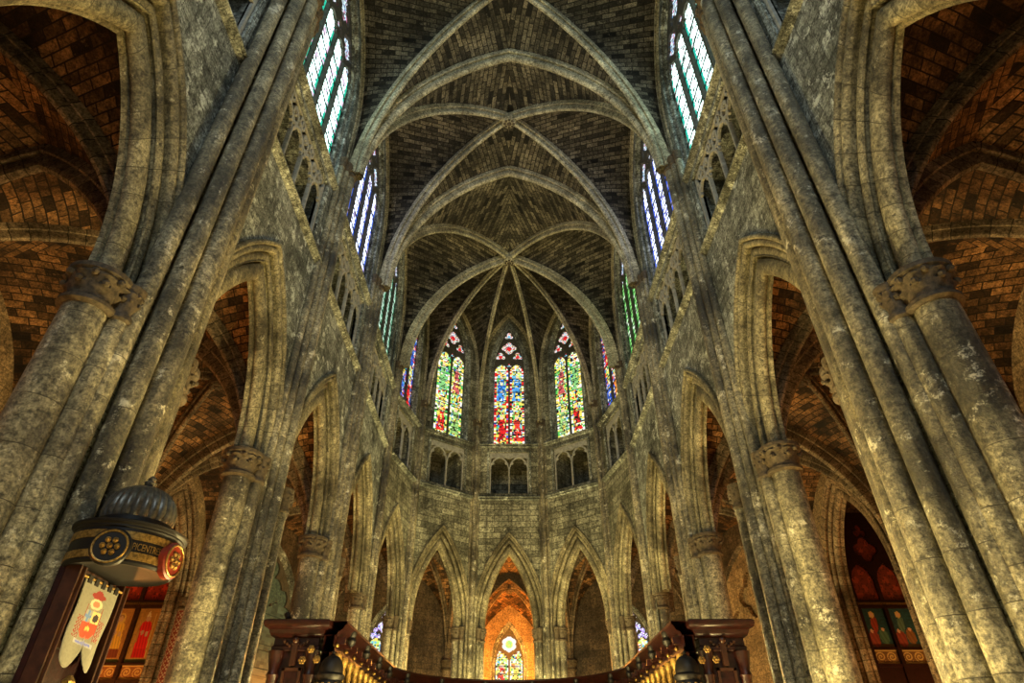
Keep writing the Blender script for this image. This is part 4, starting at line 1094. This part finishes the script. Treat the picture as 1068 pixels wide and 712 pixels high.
for sg, side in ((-1, 'left'), (1, 'right')):
    xa, xb = (-.745, -.575) if sg < 0 else (.575, .745)
    t = thing('stall_end', ((xa+xb)/2, 2.12, ZF), 'tall mahogany stall end with gilt rosettes, %s end of the curved screen' % side, 'stall', 'stall ends')
    def bx(nm, m, x0, x1, y0_, y1_, z0, z1):
        mb = MB(); mb.box((x0, y0_, z0), (x1-x0, 0, 0), (0, y1_-y0_, 0), (0, 0, z1-z0)); return mb, nm, m
    w = xb-xa
    mb = MB(); mb.box((xa+.022, 2.075, ZF), (w-.044, 0, 0), (0, .14, 0), (0, 0, .32-ZF)); mb.build('body', M['wood'], t)
    mb = MB(); cx, cy, hx, hy = (xa+xb)/2, 2.145, w/2-.016, .078
    rows = []
    for o, z in ((0, .315), (.004, .318), (.004, .328), (.0, .332), (.0, .352), (.010, .356), (.016, .366), (.018, .374), (.030, .380), (.034, .388), (.034, .398), (.028, .402)):
        rows.append([(cx-hx-o, cy-hy-o, z), (cx+hx+o, cy-hy-o, z), (cx+hx+o, cy+hy+o, z), (cx-hx-o, cy+hy+o, z)])
    mb.grid(rows, None, False, True); mb.poly(rows[-1]); mb.build('cornice', M['wood'], t)
    for px in (xa+.030, xb-.030):
        mb = MB(); mb.lathe((px, 2.068, .0), [(.018, ZF), (.016, ZF+.05), (.015, .24), (.019, .25), (.014, .262), (.022, .30), (.024, .315)], 14); mb.build('half_column', M['wood'], t)
    mb = MB(); x0, x1 = xa+.056, xb-.056; z0, z1 = -.1, .27
    for (a, b, c, d) in ((x0, x1, z0, z0+.008), (x0, x1, z1-.008, z1), (x0, x0+.008, z0, z1), (x1-.008, x1, z0, z1)): mb.box((a, 2.066, c), (b-a, 0, 0), (0, .01, 0), (0, 0, d-c))
    mb.build('panel_frame', M['wood2'], t)
    mb = MB(); mb.box((x0+.008, 2.071, z0+.008), (x1-x0-.016, 0, 0), (0, .006, 0), (0, 0, z1-z0-.016)); mb.build('panel', M['wood'], t)
    ix = xb-.030 if sg < 0 else xa+.030
    for dx, dz in ((0, .318), (-.022, .288), (.022, .290)):
        mb = MB(); c0 = (ix+dx, 2.050, dz)
        for k in range(6):
            q = 2*pi*k/6; mb.ball((c0[0]+.007*cos(q), c0[1]-.004, c0[2]+.007*sin(q)), .005, 8, 5, (1, .6, 1))
        mb.ball((c0[0], c0[1]-.008, c0[2]), .005, 8, 5); mb.build('rosette', M['gold'], t)
    mb = MB(); mb.box(((xa+xb)/2-.008, 2.058, .275), (.016, 0, 0), (0, .012, 0), (0, 0, .06)); mb.build('bracket', M['wood2'], t); mb = MB(); mb.ball(((xa+xb)/2, 2.058, .345), .010, 8, 6)
    for q in range(9): mb.ball((xa+.05+(w-.10)*q/8, 2.064, .342-.012*sin(pi*q/4)**2), .006, 6, 4)
    mb.build('carved_swag', M['wood2'], t)
    nx_ = sg*.522
    t = thing('newel_post', (nx_, 2.0, ZF), 'dark domed newel post with gilt collar by the %s stall end' % side, 'post', 'domed newel posts')
    mb = MB(); mb.lathe((nx_, 2.0, ZF), [(.036, 0), (.036, .04), (.024, .06), (.022, .44), (.030, .46), (.026, .475), (.03, .50)], 16); mb.build('post', M['wood'], t)
    mb = MB(); mb.lathe((nx_, 2.0, .205), [(.028, 0), (.040, .006), (.040, .016), (.036, .022), (.041, .030), (.041, .036), (.034, .042)], 24); mb.build('collar', M['black'], t)
    mb = MB(); mb.lathe((nx_, 2.0, .245), [(.034, 0), (.0345, .008), (.033, .020), (.028, .034), (.019, .044), (.008, .048), (.004, .052), (.006, .056), (.002, .062)], 24); mb.build('dome', M['black'], t)
    mb = MB()
    for k in range(14): q = 2*pi*k/14; mb.ball((nx_+.041*cos(q), 2.0+.041*sin(q), .216), .005, 6, 4)
    mb.build('gilt_beads', M['gold'], t)

def spot_lamp(x, y, z, dx, dy, label, on=True):
    t = thing('spot_lamp', (x, y, z), label, 'lamp', 'small spotlights on the choir screen')
    mb = MB(); mb.lathe((x, y, z), [(.010, 0), (.010, .003), (.003, .005), (.003, .018)], 10); mb.build('stand', M['black'], t)
    mb = MB(); a = Vector((x, y, z+.022)); d = Vector((dx, dy, .7)).normalized()
    mb.tube([a-d*.012, a-d*.008, a+d*.012], [.004, .009, .010], 12); mb.build('housing', M['black'], t)
    mb = MB(); mb.tube([a+d*.0121, a+d*.0135], [.0092, .007], 12); mb.build('lens', M['lamp'] if on else M['lead'], t)
    return a+d*.03
lp = [spot_lamp(.575, 2.31, .400, .8, .3, 'small lit spotlight on the right side of the screen, nearer the stall end'),
      spot_lamp(.575, 2.90, .400, .7, .6, 'small lit spotlight on the right side of the screen, further from the stall end'),
      spot_lamp(-.72, 2.12, .402, -.5, .5, 'small unlit spotlight on top of the left stall end', False)]

# ------------------------------------------------------------------ light
def W3(p): return Vector((p[0]*S, p[1]*S, p[2]*S+CAMH))
def point(p, e, col, r=.15):
    l = bpy.data.lights.new('lamp', 'POINT'); l.energy = e; l.color = col; l.shadow_soft_size = r
    o = bpy.data.objects.new('lamp_light', l); o.location = W3(p); COL.objects.link(o); return o
def area(p, target, size, e, col, size_y=None):
    l = bpy.data.lights.new('daylight_fill', 'AREA'); l.energy = e; l.color = col; l.size = size
    if size_y: l.shape = 'RECTANGLE'; l.size_y = size_y
    o = bpy.data.objects.new('daylight_fill', l); o.location = W3(p); COL.objects.link(o)
    o.rotation_euler = (W3(target)-W3(p)).to_track_quat('-Z', 'Y').to_euler(); return o
def spot(p, target, e, col, ang, blend=.6, r=.1):
    l = bpy.data.lights.new('uplight', 'SPOT'); l.energy = e; l.color = col; l.spot_size = radians(ang); l.spot_blend = blend; l.shadow_soft_size = r
    o = bpy.data.objects.new('uplight', l); o.location = W3(p); COL.objects.link(o)
    o.rotation_euler = (W3(target)-W3(p)).to_track_quat('-Z', 'Y').to_euler(); return o
WARM, ORNG, COOL = (1, .765, .29), (1, .36, .065), (.80, .95, 1.0)
# unseen cool fill light added behind the viewer, no window there
area((0, -2.1, 3.1), (0, 3.0, 3.0), 8, 1500, COOL)
# uplighters standing along the nave
for y, e in ((.35, 260), (1.75, 2100)):
    point((0, y, -.18), e, WARM, .2)
for sg in (-1, 1):
    for x, y, e in ((.50, 1.95, 1050), (.74, 2.85, 700), (.72, 3.85, 620), (.62, .85, 170)):
        point((sg*x, y, -.10), e, WARM)
    for y, e in ((.9, 310), (1.9, 310), (2.9, 300), (3.95, 300)):
        point((sg*1.75, y, -.1), e, ORNG)
    for y, e in ((1.9, 160), (2.9, 160), (3.95, 420)):
        point((sg*2.65, y, .1), e, (1, .50, .16))
    point((sg*.55, 4.85, .1), 800, (1, .84, .34))
    point((sg*.20, 5.15, .1), 800, (1, .84, .34))
point((0, 4.1, -.1), 900, WARM)
for sg in (-1, 1):
    point((sg*.38, 7.2, .75), 2600, (1, .36, .05), .06)
    point((sg*1.3, 5.9, .25), 40, (1, .5, .12))
    point((sg*.80, 6.45, .25), 220, (1, .55, .10))
for p in lp[:2]: point(p, 3, (1, .75, .3), .03)

w = bpy.data.worlds.new('world'); SC.world = w; w.use_nodes = True
bg = w.node_tree.nodes['Background']; bg.inputs[0].default_value = (.62, .70, .80, 1); bg.inputs[1].default_value = .12

# ------------------------------------------------------------------ camera and view
cam = bpy.data.cameras.new('camera'); co = bpy.data.objects.new('camera', cam); COL.objects.link(co)
co.location = (0, 0, CAMH); co.rotation_euler = (radians(90+35.8), 0, 0)
cam.sensor_width = 36; cam.lens = 630/1068*36; cam.shift_x = 3/1068; cam.clip_end = 500
SC.camera = co
vs = SC.view_settings; vs.view_transform = 'Standard'; vs.look = 'None'; vs.gamma = 1; vs.use_curve_mapping = False; vs.exposure = 0.0
